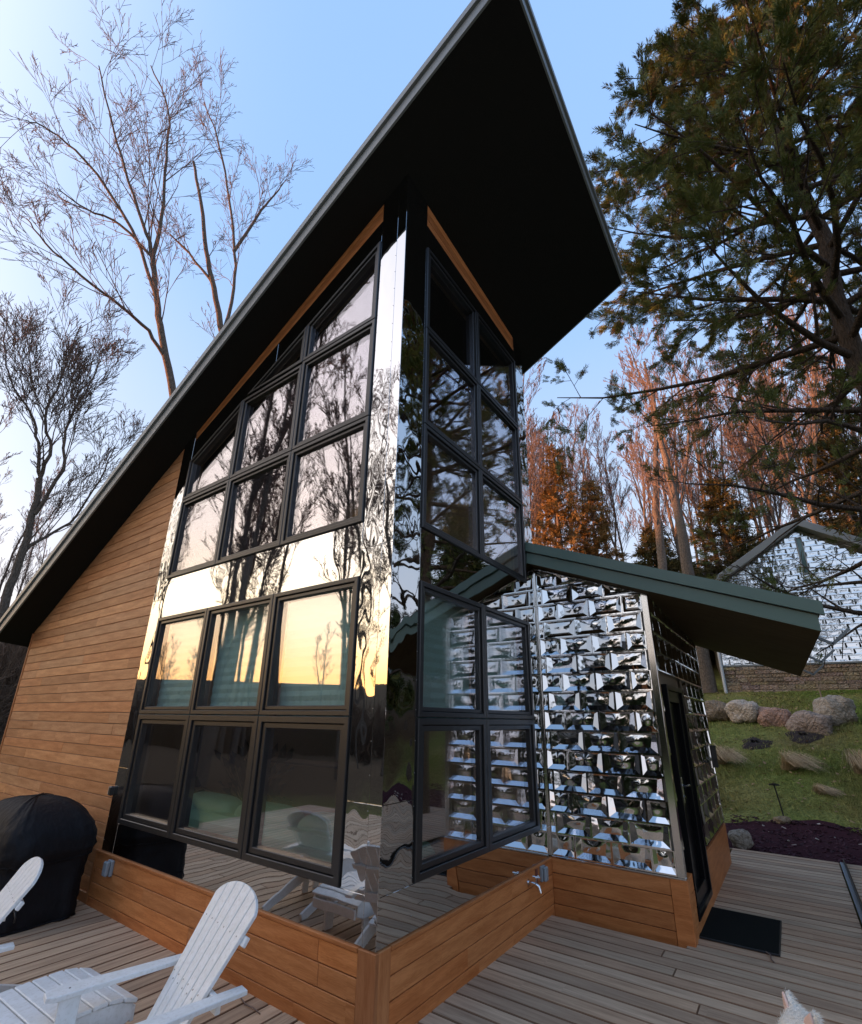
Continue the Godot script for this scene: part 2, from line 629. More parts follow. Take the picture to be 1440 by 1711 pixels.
func ground() -> void:
	var xs := [-420.0, -360.0, -300.0, -260.0, -230.0, -200.0, -180.0, -160.0, -145.0, -130.0, -115.0, -100.0, -85.0, -72.0, -60.0]
	var zs := [-300.0, -200.0, -130.0, -100.0, -75.0, -60.0, -50.0]
	for k in range(-50, -3, 3): xs.append(float(k))
	var q := -3.5
	while q < 8.0:
		xs.append(q)
		q += 0.3
	for k in [8.5, 10.0, 13.0, 17.0, 22.0, 30.0, 45.0, 70.0, 100.0, 140.0, 200.0, 300.0]: xs.append(k)
	for k in range(-46, -19, 3): zs.append(float(k))
	q = -18.5
	while q < -6.0:
		zs.append(q)
		q += 0.3
	for k in [-5.0, -2.0, 1.0, 4.0, 7.0, 10.0, 14.0, 18.0, 24.0, 32.0, 42.0, 55.0, 70.0, 85.0, 100.0, 115.0, 130.0, 145.0, 160.0, 180.0, 200.0, 230.0, 270.0, 320.0, 420.0]: zs.append(k)
	var f := noise(3, 0.16, 4)
	var f2 := noise(4, 0.5, 3)
	var mb := MB.new()
	for z in zs:
		for x in xs:
			var y := ground_y(x, z) + 0.05 * f2.get_noise_2d(x, z) * (1.0 if z < -8.0 or x < -9.0 else 0.3)
			var e := 0.25
			var nn := Vector3(ground_y(x - e, z) - ground_y(x + e, z), 2 * e, ground_y(x, z - e) - ground_y(x, z + e)).normalized()
			var forest := Vector3(0.105, 0.072, 0.045)
			var lawn := Vector3(0.15, 0.21, 0.045).lerp(Vector3(0.27, 0.25, 0.09), clampf(0.5 + f.get_noise_2d(x * 2, z * 2), 0, 1))
			var dry := Vector3(0.2, 0.16, 0.085)
			var c := lawn.lerp(dry, smoothstep(0.35, 0.7, 0.55 + f.get_noise_2d(x, z) * 0.5 - absf(z + 11.3) * 0.28))
			var wood := smoothstep(-19.5, -23.0, z + f.get_noise_2d(x, z) * 3.0)
			wood = maxf(wood, smoothstep(-7.5, -11.0, x))
			wood = maxf(wood, smoothstep(6.0, 9.0, x + f.get_noise_2d(x, z) * 2.0))
			if z > 3.0:
				wood = maxf(wood, smoothstep(4.0, 7.0, z) * smoothstep(-2.0, -6.0, x) + smoothstep(13.0, 17.0, z))
			c = c.lerp(forest, clampf(wood, 0, 1))
			mb.tint = Color(c.x, c.y, c.z)
			mb.vert(Vector3(x, y, z), nn)
	var m: int = xs.size()
	for a in zs.size() - 1:
		for b in m - 1:
			var k: int = a * m + b
			mb.tri_i(k, k + 1, k + m + 1, Vector3.UP)
			mb.tri_i(k, k + m + 1, k + m, Vector3.UP)
	structure("ground", mb.done(), M.ground)
	# mulch bed beyond the deck
	mb = MB.new()
	var rings := []
	for k in 14:
		var row := []
		for s in 26:
			var x := 0.9 + s * 0.22
			var far := -8.35 + 0.18 * sin(x * 2.1) + (0.35 if x > 2.3 else 0.0) * smoothstep(2.3, 3.4, x)
			var z := lerpf(-6.45, far, k / 13.0)
			var edge := minf(minf(k, 13 - k) / 2.0, 1.0)
			row.append(Vector3(x, ground_y(x, z) + 0.03 + 0.07 * edge + 0.03 * f2.get_noise_2d(x * 8, z * 8), z))
		rings.append(row)
	mb.skin(rings, false, Vector3.UP)
	structure("mulch_bed", mb.done(), M.mulch)
	# grass
	rg.seed = 41
	var blade := MB.new()
	for k in 7:
		var a := TAU * k / 7.0 + rf(-0.3, 0.3)
		var o := Vector3(cos(a), 0, sin(a))
		var lean := o * rf(0.02, 0.06)
		var side := Vector3(-o.z, 0, o.x) * 0.004
		var b := o * rf(0.0, 0.035)
		var top := b + lean + Vector3(0, rf(0.035, 0.075), 0)
		blade.tri(b - side, b + side, top, (o + Vector3.UP).normalized())
	var where := []
	var tints := []
	for k in 26000:
		var z := -8.25 - pow(rg.randf(), 1.25) * 9.6
		var x := rf(-0.6, 6.5)
		if z > -8.7 + 0.15 * sin(x * 2.1) and x < 2.6 or z < -16.6 and x > 0.6:
			continue
		var d := f.get_noise_2d(x, z) * 0.5 + 0.55 - absf(z + 11.3) * 0.28
		var t := smoothstep(0.35, 0.7, d)
		if t > 0.5 and rg.randf() < 0.45:
			continue
		var c := Vector3(0.18, 0.30, 0.055).lerp(Vector3(0.40, 0.38, 0.14), clampf(0.5 + f.get_noise_2d(x * 2, z * 2) + rf(-0.25, 0.25), 0, 1)).lerp(Vector3(0.24, 0.19, 0.11), clampf(t + rf(-0.2, 0.2), 0, 1))
		var s := rf(0.7, 1.5)
		where.append(Transform3D(Basis(Vector3.UP, rf(0, TAU)).scaled(Vector3.ONE * s), Vector3(x, ground_y(x, z) - 0.01, z)))
		tints.append(Color(c.x, c.y, c.z))
	tag(stuff("lawn_grass", blade.done(), M.leaf_tint, where, tints, self), "short green and straw coloured grass on the slope behind the annex", "grass")
	where = []
	tints = []
	for k in 1500:
		var z := -8.0 - rg.randf() * 8.8
		var x := rf(-0.6, 6.0)
		if z < -16.4 and x > 0.4:
			continue
		var c := rf(0.6, 1.3)
		var s := rf(0.5, 1.2)
		where.append(Transform3D(Basis.from_euler(Vector3(rf(-0.6, 0.6), rf(0, TAU), rf(-0.6, 0.6))).scaled(Vector3(s, s, s)), Vector3(x, ground_y(x, z) + 0.035, z)))
		tints.append(Color(0.30 * c, 0.2 * c, 0.11 * c))
	var leaf := MB.new()
	leaf.quad(Vector3(-0.04, 0, 0), Vector3(0, 0.008, 0.02), Vector3(0.045, 0.004, 0), Vector3(0, 0.010, -0.02), Vector3.UP)
	tag(stuff("fallen_leaves", leaf.done(), M.leaf_tint, where, tints, self), "dead brown leaves scattered over the lawn slope", "leaves")
	# chips on the mulch
	where = []
	tints = []
	for k in 2600:
		var x := rf(1.0, 5.5)
		var z := rf(-8.4, -6.5)
		var s := rf(0.5, 1.4)
		var c := rf(0.5, 1.4)
		where.append(Transform3D(Basis.from_euler(Vector3(rf(-0.5, 0.5), rf(0, TAU), rf(-0.5, 0.5))).scaled(Vector3(s, s, s)), Vector3(x, ground_y(x, z) + 0.1 * minf(1.0, minf(-6.45 - z, z + 8.5) / 0.3 + 0.25), z)))
		tints.append(Color(0.055 * c, 0.02 * c, 0.028 * c) if rg.randf() > 0.012 else Color(0.45, 0.4, 0.36))
	tag(stuff("mulch_chips", bx(Vector3(0.06, 0.012, 0.02), 0.003), M.leaf_tint, where, tints, self), "purple brown bark chips heaped on the bed beyond the deck", "mulch")


func deck() -> void:
	var deck_node := Node3D.new()
	deck_node.name = "deck"
	add_child(deck_node)
	deck_node.set_meta("kind", "structure")
	rg.seed = 7
	var pitch := 0.139
	var w := 0.1265
	# boards along z in front of the tower, boards along x beside it
	var x := -0.075
	while x > -6.2:
		var cut := rf(1.2, 3.4)
		for seg in [[-0.01, cut - 0.002], [cut + 0.002, 5.0]]:
			var z0: float = seg[0]
			if x < -3.7:
				z0 = maxf(z0, 0.0)
			var m: Array = M.deck_z
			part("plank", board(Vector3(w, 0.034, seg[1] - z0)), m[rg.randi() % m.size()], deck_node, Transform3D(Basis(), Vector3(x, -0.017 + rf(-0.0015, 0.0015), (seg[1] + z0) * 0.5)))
		x -= pitch
	var z := -6.43
	while z < 5.0:
		var x0 := 0.0
		if z < -2.5:
			x0 = 1.14
		var ends := [x0, rf(0.9, 2.0) if z > -2.5 else x0, 2.34]
		if z > -2.5 and rg.randf() < 0.4:
			ends[1] = x0
		var m: Array = M.deck_x
		for k in 2:
			if ends[k + 1] - ends[k] > 0.1:
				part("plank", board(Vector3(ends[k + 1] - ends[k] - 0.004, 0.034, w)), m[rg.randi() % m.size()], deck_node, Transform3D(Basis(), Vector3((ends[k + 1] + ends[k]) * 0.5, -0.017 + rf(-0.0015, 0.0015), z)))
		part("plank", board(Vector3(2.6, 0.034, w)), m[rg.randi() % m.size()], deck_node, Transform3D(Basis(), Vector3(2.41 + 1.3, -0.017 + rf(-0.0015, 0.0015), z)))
		z += pitch
	for k in 12:
		part("joist", bx(Vector3(6.1, 0.09, 0.04), 0.0, Transform3D(Basis(), Vector3(-3.1, -0.081, 0.1 + k * 0.42))), M.stake_wood, deck_node)
		part("joist", bx(Vector3(0.04, 0.09, 11.4), 0.0, Transform3D(Basis(), Vector3(0.05 + k * 0.42, -0.081, -0.75 if k > 2 else 1.3))) if k > 2 else bx(Vector3(0.04, 0.09, 7.4), 0.0, Transform3D(Basis(), Vector3(0.05 + k * 0.42, -0.081, 1.25))), M.stake_wood, deck_node)
	part("rim_board", bx(Vector3(3.9, 0.12, 0.03), 0.003, Transform3D(Basis(), Vector3(3.05, -0.07, -6.515))), M.deck_x[1], deck_node)
	# the low metal edge that runs along the deck by the steps
	var t := thing("deck_edge_rail", "low grey metal edging strip running along the deck towards the mulch bed", "rail", Vector3(2.375, 0, 0))
	part("flange", bx(Vector3(0.05, 0.006, 4.2), 0.002, Transform3D(Basis(), Vector3(0, 0.003, -4.4))), M.grey_plastic, t)
	part("upstand", bx(Vector3(0.012, 0.045, 4.2), 0.002, Transform3D(Basis(), Vector3(0.018, 0.028, -4.4))), M.black_plastic, t)


# ------------------------------------------------------------------ the house
const FA := Transform3D(Basis(Vector3(1, 0, 0), Vector3(0, 1, 0), Vector3(0, 0, 1)), Vector3.ZERO)
const FB := Transform3D(Basis(Vector3(0, 0, 1), Vector3(0, 1, 0), Vector3(1, 0, 0)), Vector3.ZERO)


func soffit_y(x: float, z: float) -> float:
	return 6.85 + 0.53 * x + 0.10 * z


func flat(called: String, xf: Transform3D, poly: PackedVector2Array, d0: float, d1: float, m: Material, parent: Node, ch := 0.0) -> MeshInstance3D:
	var mb := MB.new()
	mb.prism(xf, poly, d0, d1, ch)
	return part(called, mb.done(), m, parent)


func boards(xf: Transform3D, region: PackedVector2Array, y0: float, pitch: float, d0: float, d1: float, mats: Array, parent: Node, joints := 1.6) -> void:
	var lo := region[0]
	var hi := region[0]
	for p in region:
		lo = lo.min(p)
		hi = hi.max(p)
	var y := y0
	while y < hi.y:
		var cuts := [lo.x]
		var x: float = lo.x + rf(0.3, joints * 1.6)
		while x < hi.x - 0.25:
			cuts.append(x)
			x += rf(joints * 0.8, joints * 2.0)
		cuts.append(hi.x)
		for k in cuts.size() - 1:
			for piece in Geometry2D.intersect_polygons(region, rect(cuts[k] + 0.0008, y + 0.003, cuts[k + 1] - 0.0008, y + pitch - 0.003)):
				if piece.size() > 2:
					flat("plank", xf, piece, d0, d1 + rf(-0.0015, 0.0015), mats[rg.randi() % mats.size()], parent, 0.0025)
		y += pitch


func window(xf: Transform3D, poly: PackedVector2Array, parent: Node, heavy := 1.0, glass: Material = M.glass) -> void:
	var mb := MB.new()
	var area := 0.0
	for k in poly.size():
		area += poly[k].cross(poly[(k + 1) % poly.size()])
	if area < 0.0:
		poly.reverse()
	poly = MB.inset(poly, 0.003)
	mb.ring(xf, poly, heavy * 0.036, -0.10, 0.030, 0.004)
	var f := part("window", mb.done(), M.bronze, parent)
	mb = MB.new()
	mb.ring(xf, MB.inset(poly, heavy * 0.036 + 0.002), heavy * 0.032, -0.06, 0.014, 0.005)
	part("sash", mb.done(), M.bronze, f)
	var p := MB.inset(poly, heavy * 0.068 - 0.004)
	var ok := true
	for k in p.size():
		ok = ok and (p[(k + 1) % p.size()] - p[k]).dot(poly[(k + 1) % poly.size()] - poly[k]) > 0.0
	if ok:
		for d in [-0.012, -0.034]:
			flat("pane", xf, p, d - 0.0005, d, glass, f)


func shingle_mesh(w: float, h: float, cut: Callable, deep := 1.0) -> ArrayMesh:
	var mb := MB.new()
	var b := Vector2(0.07 * minf(1.0, w / 0.3), 0.058)
	var g := 0.0015
	var q := func(x: float, y: float, d: float) -> Vector3:
		var yy := minf(y, cut.call(x))
		return Vector3(x, yy, d + 0.010 * (1.0 - y / h) + 0.004)
	var rim := 0.008
	var o := [Vector2(g, g), Vector2(w - g, g), Vector2(w - g, h - g), Vector2(g, h - g)]
	var r := [Vector2(g + rim, g + 0.012), Vector2(w - g - rim, g + 0.012), Vector2(w - g - rim, h - g - 0.004), Vector2(g + rim, h - g - 0.004)]
	var dep := (-0.028 + rf(-0.002, 0.002)) * deep
	var inn := [Vector2(b.x, b.y), Vector2(w - b.x, b.y), Vector2(w - b.x * 0.75, h - 0.02), Vector2(b.x * 0.75, h - 0.02)]
	for k in 4:
		inn[k] += Vector2(rf(-0.003, 0.003), rf(-0.002, 0.002))
	for k in 4:
		var l := (k + 1) % 4
		mb.quad(q.call(o[k].x, o[k].y, 0.0), q.call(o[l].x, o[l].y, 0.0), q.call(r[l].x, r[l].y, 0.0), q.call(r[k].x, r[k].y, 0.0), Vector3.BACK)
		mb.quad(q.call(r[k].x, r[k].y, 0.0), q.call(r[l].x, r[l].y, 0.0), q.call(inn[l].x, inn[l].y, dep), q.call(inn[k].x, inn[k].y, dep), Vector3.BACK)
		mb.quad(q.call(o[k].x, o[k].y, 0.0), q.call(o[l].x, o[l].y, 0.0), q.call(o[l].x, o[l].y, -0.02), q.call(o[k].x, o[k].y, -0.02), Vector3((o[l] - o[k]).y, -(o[l] - o[k]).x, 0))
	var bulge := rf(0.003, 0.012) * deep
	var tilt := Vector2(rf(-0.003, 0.003), rf(-0.003, 0.005))
	var cx := rf(0.35, 0.65)
	var cy := rf(0.45, 0.8)
	var rings := []
	for a in 6:
		var row := []
		for s in 8:
			var u := s / 7.0
			var t := a / 5.0
			var p: Vector2 = inn[0].lerp(inn[1], u).lerp(inn[3].lerp(inn[2], u), t)
			var e := sin(u * PI) * sin(t * PI)
			var d := dep + e * (bulge * exp(-(pow((u - cx) / 0.35, 2.0) + pow((t - cy) / 0.4, 2.0))) + tilt.x * (u - 0.5) + tilt.y * (t - 0.5))
			row.append(q.call(p.x, p.y, d))
		rings.append(row)
	mb.skin(rings, false, Vector3.BACK)
	return mb.done()


# rows of embossed mirror shingles on a wall; hole(x0, x1, y) says where none goes
func shingles(xf: Transform3D, w: float, y0: float, top: Callable, parent: Node, hole: Callable, variants: Array, seed_: int, deep := 1.0) -> void:
	rg.seed = seed_
	var tw := 0.344
	var th := 0.19
	var row := 0
	var y := y0
	while true:
		var x := -(tw * 0.33 if row % 2 == 0 else tw * 0.83)
		var any := false
		while x < w:
			var a := maxf(x, 0.0)
			var b := minf(x + tw, w)
			var most := maxf(top.call(a), top.call(b))
			if b - a > 0.04 and y < most - 0.02:
				any = true
				if not hole.call(a, b, y):
					var cutting: bool = minf(top.call(a), top.call(b)) < y + th
					var ms: ArrayMesh
					if cutting or b - a < tw - 0.001 or variants.is_empty():
						ms = shingle_mesh(b - a, th, func(px: float) -> float: return maxf(top.call(a + px) - y, 0.0) if cutting else 9.0, deep)
					else:
						ms = variants[rg.randi() % variants.size()]
					var sway := Basis.from_euler(Vector3(rf(-0.012, 0.012), rf(-0.012, 0.012), 0))
					part("shingle", ms, M.mirror_shingle, parent, xf * Transform3D(sway, Vector3(a, y, 0.0)))
			x += tw
		if not any:
			break
		y += th
		row += 1


func house_tower() -> void:
	house = thing("modern_house", "cedar and mirror clad house with a steep black shed roof and tall windows", "house")
	rg.seed = 12
	var side := Node3D.new()
	side.name = "siding"
	house.add_child(side, true)
	# siding left of the tower bay
	var reg := PackedVector2Array([Vector2(-7.38, 0.09), Vector2(-3.55, 0.09), Vector2(-3.55, soffit_y(-3.55, 0) - 0.01), Vector2(-7.38, soffit_y(-7.38, 0) - 0.01)])
	boards(FA, reg, 0.09, 0.1172, -0.018, 0.0, M.siding, side, 1.5)
	flat("corner_board", FA, rect(-7.42, 0.0, -7.382, soffit_y(-7.42, 0) - 0.01), -0.05, 0.012, M.post[1], side, 0.003)
	flat("skirting", FA, rect(-7.38, 0.0, -3.62, 0.088), -0.02, 0.022, M.base_x[3], side, 0.004)
	# shell behind everything
	var core := Node3D.new()
	core.name = "shell"
	house.add_child(core, true)
	flat("wall", FA, PackedVector2Array([Vector2(-7.4, -0.1), Vector2(-3.53, -0.1), Vector2(-3.53, soffit_y(-3.53, -0.1)), Vector2(-7.4, soffit_y(-7.4, -0.1))]), -0.16, -0.019, M.building_board, core)
	flat("wall", FA, rect(-3.53, -0.1, 0.0, 0.70), -0.16, -0.004, M.building_board, core)
	flat("wall", FA, rect(-3.53, 2.73, -0.02, 3.14), -0.16, -0.004, M.room_trim, core)
	flat("wall", FA, PackedVector2Array([Vector2(-3.53, 0.70), Vector2(-3.32, 0.70), Vector2(-3.32, 5.0), Vector2(-3.53, 4.9)]), -0.16, -0.004, M.room_trim, core)
	flat("wall", FA, rect(-0.285, 0.70, -0.02, 6.6), -0.16, -0.004, M.room_trim, core)
	var band := PackedVector2Array([Vector2(-3.53, 4.62), Vector2(-0.29, 6.2), Vector2(-0.29, soffit_y(-0.29, -0.1)), Vector2(-3.53, soffit_y(-3.53, -0.1))])
	flat("wall", FA, band, -0.16, -0.026, M.room_trim, core)
	flat("wall", FB, rect(-2.54, -0.1, -0.16, 0.70), -0.16, -0.004, M.building_board, core)
	flat("wall", FB, rect(-2.54, 2.73, -0.16, 3.14), -0.16, -0.004, M.room_trim, core)
	flat("wall", FB, rect(-2.54, 0.70, -2.31, 6.4), -0.16, -0.004, M.room_trim, core)
	flat("wall", FB, rect(-0.31, 0.70, -0.16, 6.6), -0.16, -0.004, M.room_trim, core)
	flat("wall", FB, PackedVector2Array([Vector2(-2.54, 6.21), Vector2(-0.16, 6.21), Vector2(-0.16, soffit_y(0, -0.16)), Vector2(-2.54, soffit_y(0, -2.54))]), -0.16, -0.026, M.room_trim, core)
	# back and left outside walls
	flat("wall", FA, PackedVector2Array([Vector2(-7.4, -0.1), Vector2(-0.001, -0.1), Vector2(-0.001, soffit_y(0, -2.5)), Vector2(-7.4, soffit_y(-7.4, -2.5))]), -2.54, -2.44, M.room_wall, core)
	flat("wall", FB, rect(-2.44, -0.1, -0.165, soffit_y(-7.4, -2.4)), -7.39, -7.3, M.room_trim, core)
	flat("partition", FB, rect(-2.44, 0.1, -0.165, soffit_y(-5.4, -2.4) - 0.02), -5.5, -5.4, M.room_wall, core)
	part("room_floor", bx(Vector3(7.2, 0.08, 2.26), 0.0, Transform3D(Basis(), Vector3(-3.77, 0.12, -1.3))), M.room_floor, core)
	# wooden base with its cap and corner posts
	var base := Node3D.new()
	base.name = "wood_base"
	house.add_child(base, true)
	boards(FA, rect(-3.6, -0.06, -0.112, 0.432), -0.048, 0.12, 0.0, 0.022, M.base_x, base, 1.3)
	flat("cap", FA, rect(-3.6, 0.4335, -0.112, 0.457), 0.0, 0.03, M.base_x[1], base, 0.003)
	boards(FB, rect(-2.548, -0.06, -0.112, 0.432), -0.048, 0.12, 0.0, 0.022, M.base_z, base, 1.3)
	flat("cap", FB, rect(-2.54, 0.4335, -0.112, 0.457), 0.0, 0.03, M.base_z[1], base, 0.003)
	flat("corner_post", FA, rect(-0.110, -0.06, 0.028, 0.455), 0.0, 0.028, M.post[0], base, 0.003)
	flat("corner_post", FB, rect(-0.110, -0.06, -0.0005, 0.455), 0.0, 0.0275, M.post[1], base, 0.003)
	flat("corner_post", FA, rect(-3.64, -0.0, -3.602, 0.457), -0.02, 0.024, M.post[1], base, 0.003)
	# mirror panels
	var ya := func(x: float) -> float: return 6.30 + 0.493 * x
	var ys := func(x: float) -> float: return 6.575 + 0.487 * x
	var P := func(called: String, f: Transform3D, poly: PackedVector2Array, d := 0.012) -> void:
		flat(called, f, poly, -0.003, d, M.mirror_strip if poly[1].x - poly[0].x < 0.5 and called == "mirror_panel" else M.mirror, house, 0.0015)
	P.call("mirror_panel", FA, rect(-3.306, 0.4585, -0.092, 0.715))
	P.call("mirror_panel", FA, rect(-3.306, 2.719, -0.092 - 0.205, 3.155))
	for yy in [[0.4585, 1.198], [1.2, 2.93]]:
		P.call("mirror_panel", FA, rect(-3.545, yy[0], -3.308, yy[1]))
		P.call("mirror_panel", FA, rect(-0.295, maxf(yy[0], 0.7165), -0.092, yy[1]))
		P.call("mirror_trim", FA, rect(-0.090, yy[0], 0.014, yy[1]), 0.0135)
	P.call("mirror_panel", FA, PackedVector2Array([Vector2(-3.545, 2.932), Vector2(-3.308, 2.932), Vector2(-3.308, soffit_y(-3.308, 0)), Vector2(-3.545, soffit_y(-3.545, 0))]))
	P.call("mirror_panel", FA, PackedVector2Array([Vector2(-0.295, 2.932), Vector2(-0.092, 2.932), Vector2(-0.092, soffit_y(-0.092, 0)), Vector2(-0.295, soffit_y(-0.295, 0))]))
	P.call("mirror_trim", FA, PackedVector2Array([Vector2(-0.09, 2.932), Vector2(0.014, 2.932), Vector2(0.014, soffit_y(0.014, 0)), Vector2(-0.09, soffit_y(-0.09, 0))]), 0.0135)
	P.call("mirror_panel", FA, PackedVector2Array([Vector2(-3.306, ya.call(-3.306)), Vector2(-1.8, ya.call(-1.8)), Vector2(-1.8, ys.call(-1.8)), Vector2(-3.306, ys.call(-3.306))]))
	P.call("mirror_panel", FA, PackedVector2Array([Vector2(-1.798, ya.call(-1.798)), Vector2(-0.297, ya.call(-0.297)), Vector2(-0.297, ys.call(-0.297)), Vector2(-1.798, ys.call(-1.798))]))
	P.call("mirror_panel", FB, rect(-2.545, 0.4585, -0.004, 0.715))
	P.call("mirror_panel", FB, rect(-2.297, 2.719, -0.322, 3.155))
	for yy in [[0.7165, 1.198], [1.2, 2.93]]:
		P.call("mirror_panel", FB, rect(-0.322, yy[0], -0.004, yy[1]))
		P.call("mirror_panel", FB, rect(-2.545, yy[0], -2.297, yy[1]))
	P.call("mirror_panel", FB, PackedVector2Array([Vector2(-0.322, 2.932), Vector2(-0.004, 2.932), Vector2(-0.004, soffit_y(0, 0)), Vector2(-0.322, soffit_y(0, -0.322))]))
	P.call("mirror_panel", FB, PackedVector2Array([Vector2(-2.545, 2.932), Vector2(-2.297, 2.932), Vector2(-2.297, soffit_y(0, -2.3)), Vector2(-2.545, soffit_y(0, -2.55))]))
	P.call("mirror_panel", FB, PackedVector2Array([Vector2(-2.295, 6.203), Vector2(-0.324, 6.203), Vector2(-0.324, 6.505), Vector2(-2.295, 6.378)]))
	var rv_ := MB.new()
	var y := 0.55
	while y < 6.0:
		for q in [Vector3(-0.10, y, 0.0125), Vector3(-0.286, y, 0.0125), Vector3(-3.535, minf(y, 4.7), 0.0125), Vector3(0.0125, y, -0.312), Vector3(0.0125, y, -2.535)]:
			if y > 2.72 or q.x < -3.0 or q.x > -0.11:
				var d := Vector3(0, 0, 0.002) if q.z > 0.0 else Vector3(0.002, 0, 0)
				rv_.tube(PackedVector3Array([q - d, q + d]), PackedFloat32Array([0.0042, 0.003]), 6, true)
		y += 0.203
	part("rivets", rv_.done(), M.screw_metal, house).set_meta("kind", "stuff")
	# wood under the soffit
	var strip := Node3D.new()
	strip.name = "wood_frieze"
	house.add_child(strip, true)
	for k in 3:
		var a := k / 3.0
		var b := (k + 1) / 3.0 - 0.02
		var pa := func(x: float, t: float) -> Vector2: return Vector2(x, lerpf(ys.call(x) + 0.003, soffit_y(x, 0) - 0.002, t))
		var pb := func(z: float, t: float) -> Vector2: return Vector2(z, lerpf(6.528 + 0.0645 * z + 0.003, soffit_y(0, z) - 0.002, t))
		flat("plank", FA, PackedVector2Array([pa.call(-3.305, a), pa.call(-0.298, a), pa.call(-0.298, b), pa.call(-3.305, b)]), -0.02, 0.006, M.base_x[k], strip, 0.002)
		flat("plank", FB, PackedVector2Array([pb.call(-2.294, a), pb.call(-0.325, a), pb.call(-0.325, b), pb.call(-2.294, b)]), -0.02, 0.006, M.base_z[k], strip, 0.002)
	# windows
	var xs := [-3.306, -2.326, -1.3, -0.297]
	for c in 3:
		var l: float = xs[c]
		var r: float = xs[c + 1]
		window(FA, rect(l, 0.717, r, 1.717), house, 1.3)
		window(FA, rect(l, 1.717, r, 2.717), house)
		window(FA, rect(l, 3.157, r, 4.133), house)
	window(FA, PackedVector2Array([Vector2(xs[0], 4.133), Vector2(xs[1], 4.133), Vector2(xs[1], ya.call(xs[1])), Vector2(xs[0], ya.call(xs[0]))]), house)
	window(FA, PackedVector2Array([Vector2(xs[1], 4.133), Vector2(xs[2], 4.133), Vector2(xs[2], 5.16), Vector2(xs[1], 5.15)]), house)
	window(FA, rect(xs[2], 4.133, xs[3], 5.181), house)
	window(FA, PackedVector2Array([Vector2(-2.262, 5.183), Vector2(xs[2], 5.183), Vector2(xs[2], ya.call(xs[2]))]), house)
	window(FA, PackedVector2Array([Vector2(xs[2], 5.183), Vector2(xs[3], 5.183), Vector2(xs[3], ya.call(xs[3])), Vector2(xs[2], ya.call(xs[2]))]), house)
	var zs := [-2.295, -1.296, -0.324]
	for c in 2:
		for yy in [[0.717, 1.717], [1.717, 2.717], [3.157, 4.133], [4.133, 5.181], [5.181, 6.2]]:
			window(FB, rect(zs[c], yy[0], zs[c + 1], yy[1]), house, 1.3 if yy[0] < 1.0 else 1.0, M.glass_side)
	# roof
	var roof := Node3D.new()
	roof.name = "roof"
	house.add_child(roof, true)
	var X0 := -7.76
	var X1 := 1.345
	var Z0 := -2.90
	var Z1 := 0.365
	var R := func(x: float, z: float, up: float) -> Vector3: return Vector3(x, soffit_y(x, z) + up, z)
	var slab := func(x0: float, x1: float, z0: float, z1: float, b: float, t: float, m: Material, called: String) -> void:
		var mb := MB.new()
		var lo := [R.call(x0, z0, b), R.call(x1, z0, b), R.call(x1, z1, b), R.call(x0, z1, b)]
		var hi := [R.call(x0, z0, t), R.call(x1, z0, t), R.call(x1, z1, t), R.call(x0, z1, t)]
		mb.quad(lo[0], lo[1], lo[2], lo[3], Vector3.DOWN)
		mb.quad(hi[0], hi[1], hi[2], hi[3], Vector3.UP)
		var hint := [Vector3.FORWARD, Vector3.RIGHT, Vector3.BACK, Vector3.LEFT]
		for k in 4:
			mb.quad(lo[k], lo[(k + 1) % 4], hi[(k + 1) % 4], hi[k], hint[k])
		part(called, mb.done(), m, roof)
	slab.call(X0, X1, Z0, Z1, 0.0, 0.2, M.soffit, "soffit")
	slab.call(X0 - 0.02, X1 + 0.018, Z1 + 0.001, Z1 + 0.02, 0.002, 0.142, M.fascia, "fascia")
	slab.call(X0 - 0.02, X1 + 0.04, Z1 + 0.001, Z1 + 0.045, 0.15, 0.235, M.fascia, "drip_edge")
	slab.call(X1 + 0.001, X1 + 0.018, Z0, Z1, 0.002, 0.142, M.fascia, "fascia")
	slab.call(X1 + 0.001, X1 + 0.04, Z0 - 0.03, Z1, 0.15, 0.235, M.fascia, "drip_edge")
	slab.call(X0, X1, Z0 - 0.02, Z0 - 0.001, 0.002, 0.142, M.fascia, "fascia")
	slab.call(X0, X1, Z0, Z1, 0.202, 0.225, M.green_metal, "roof_sheet")


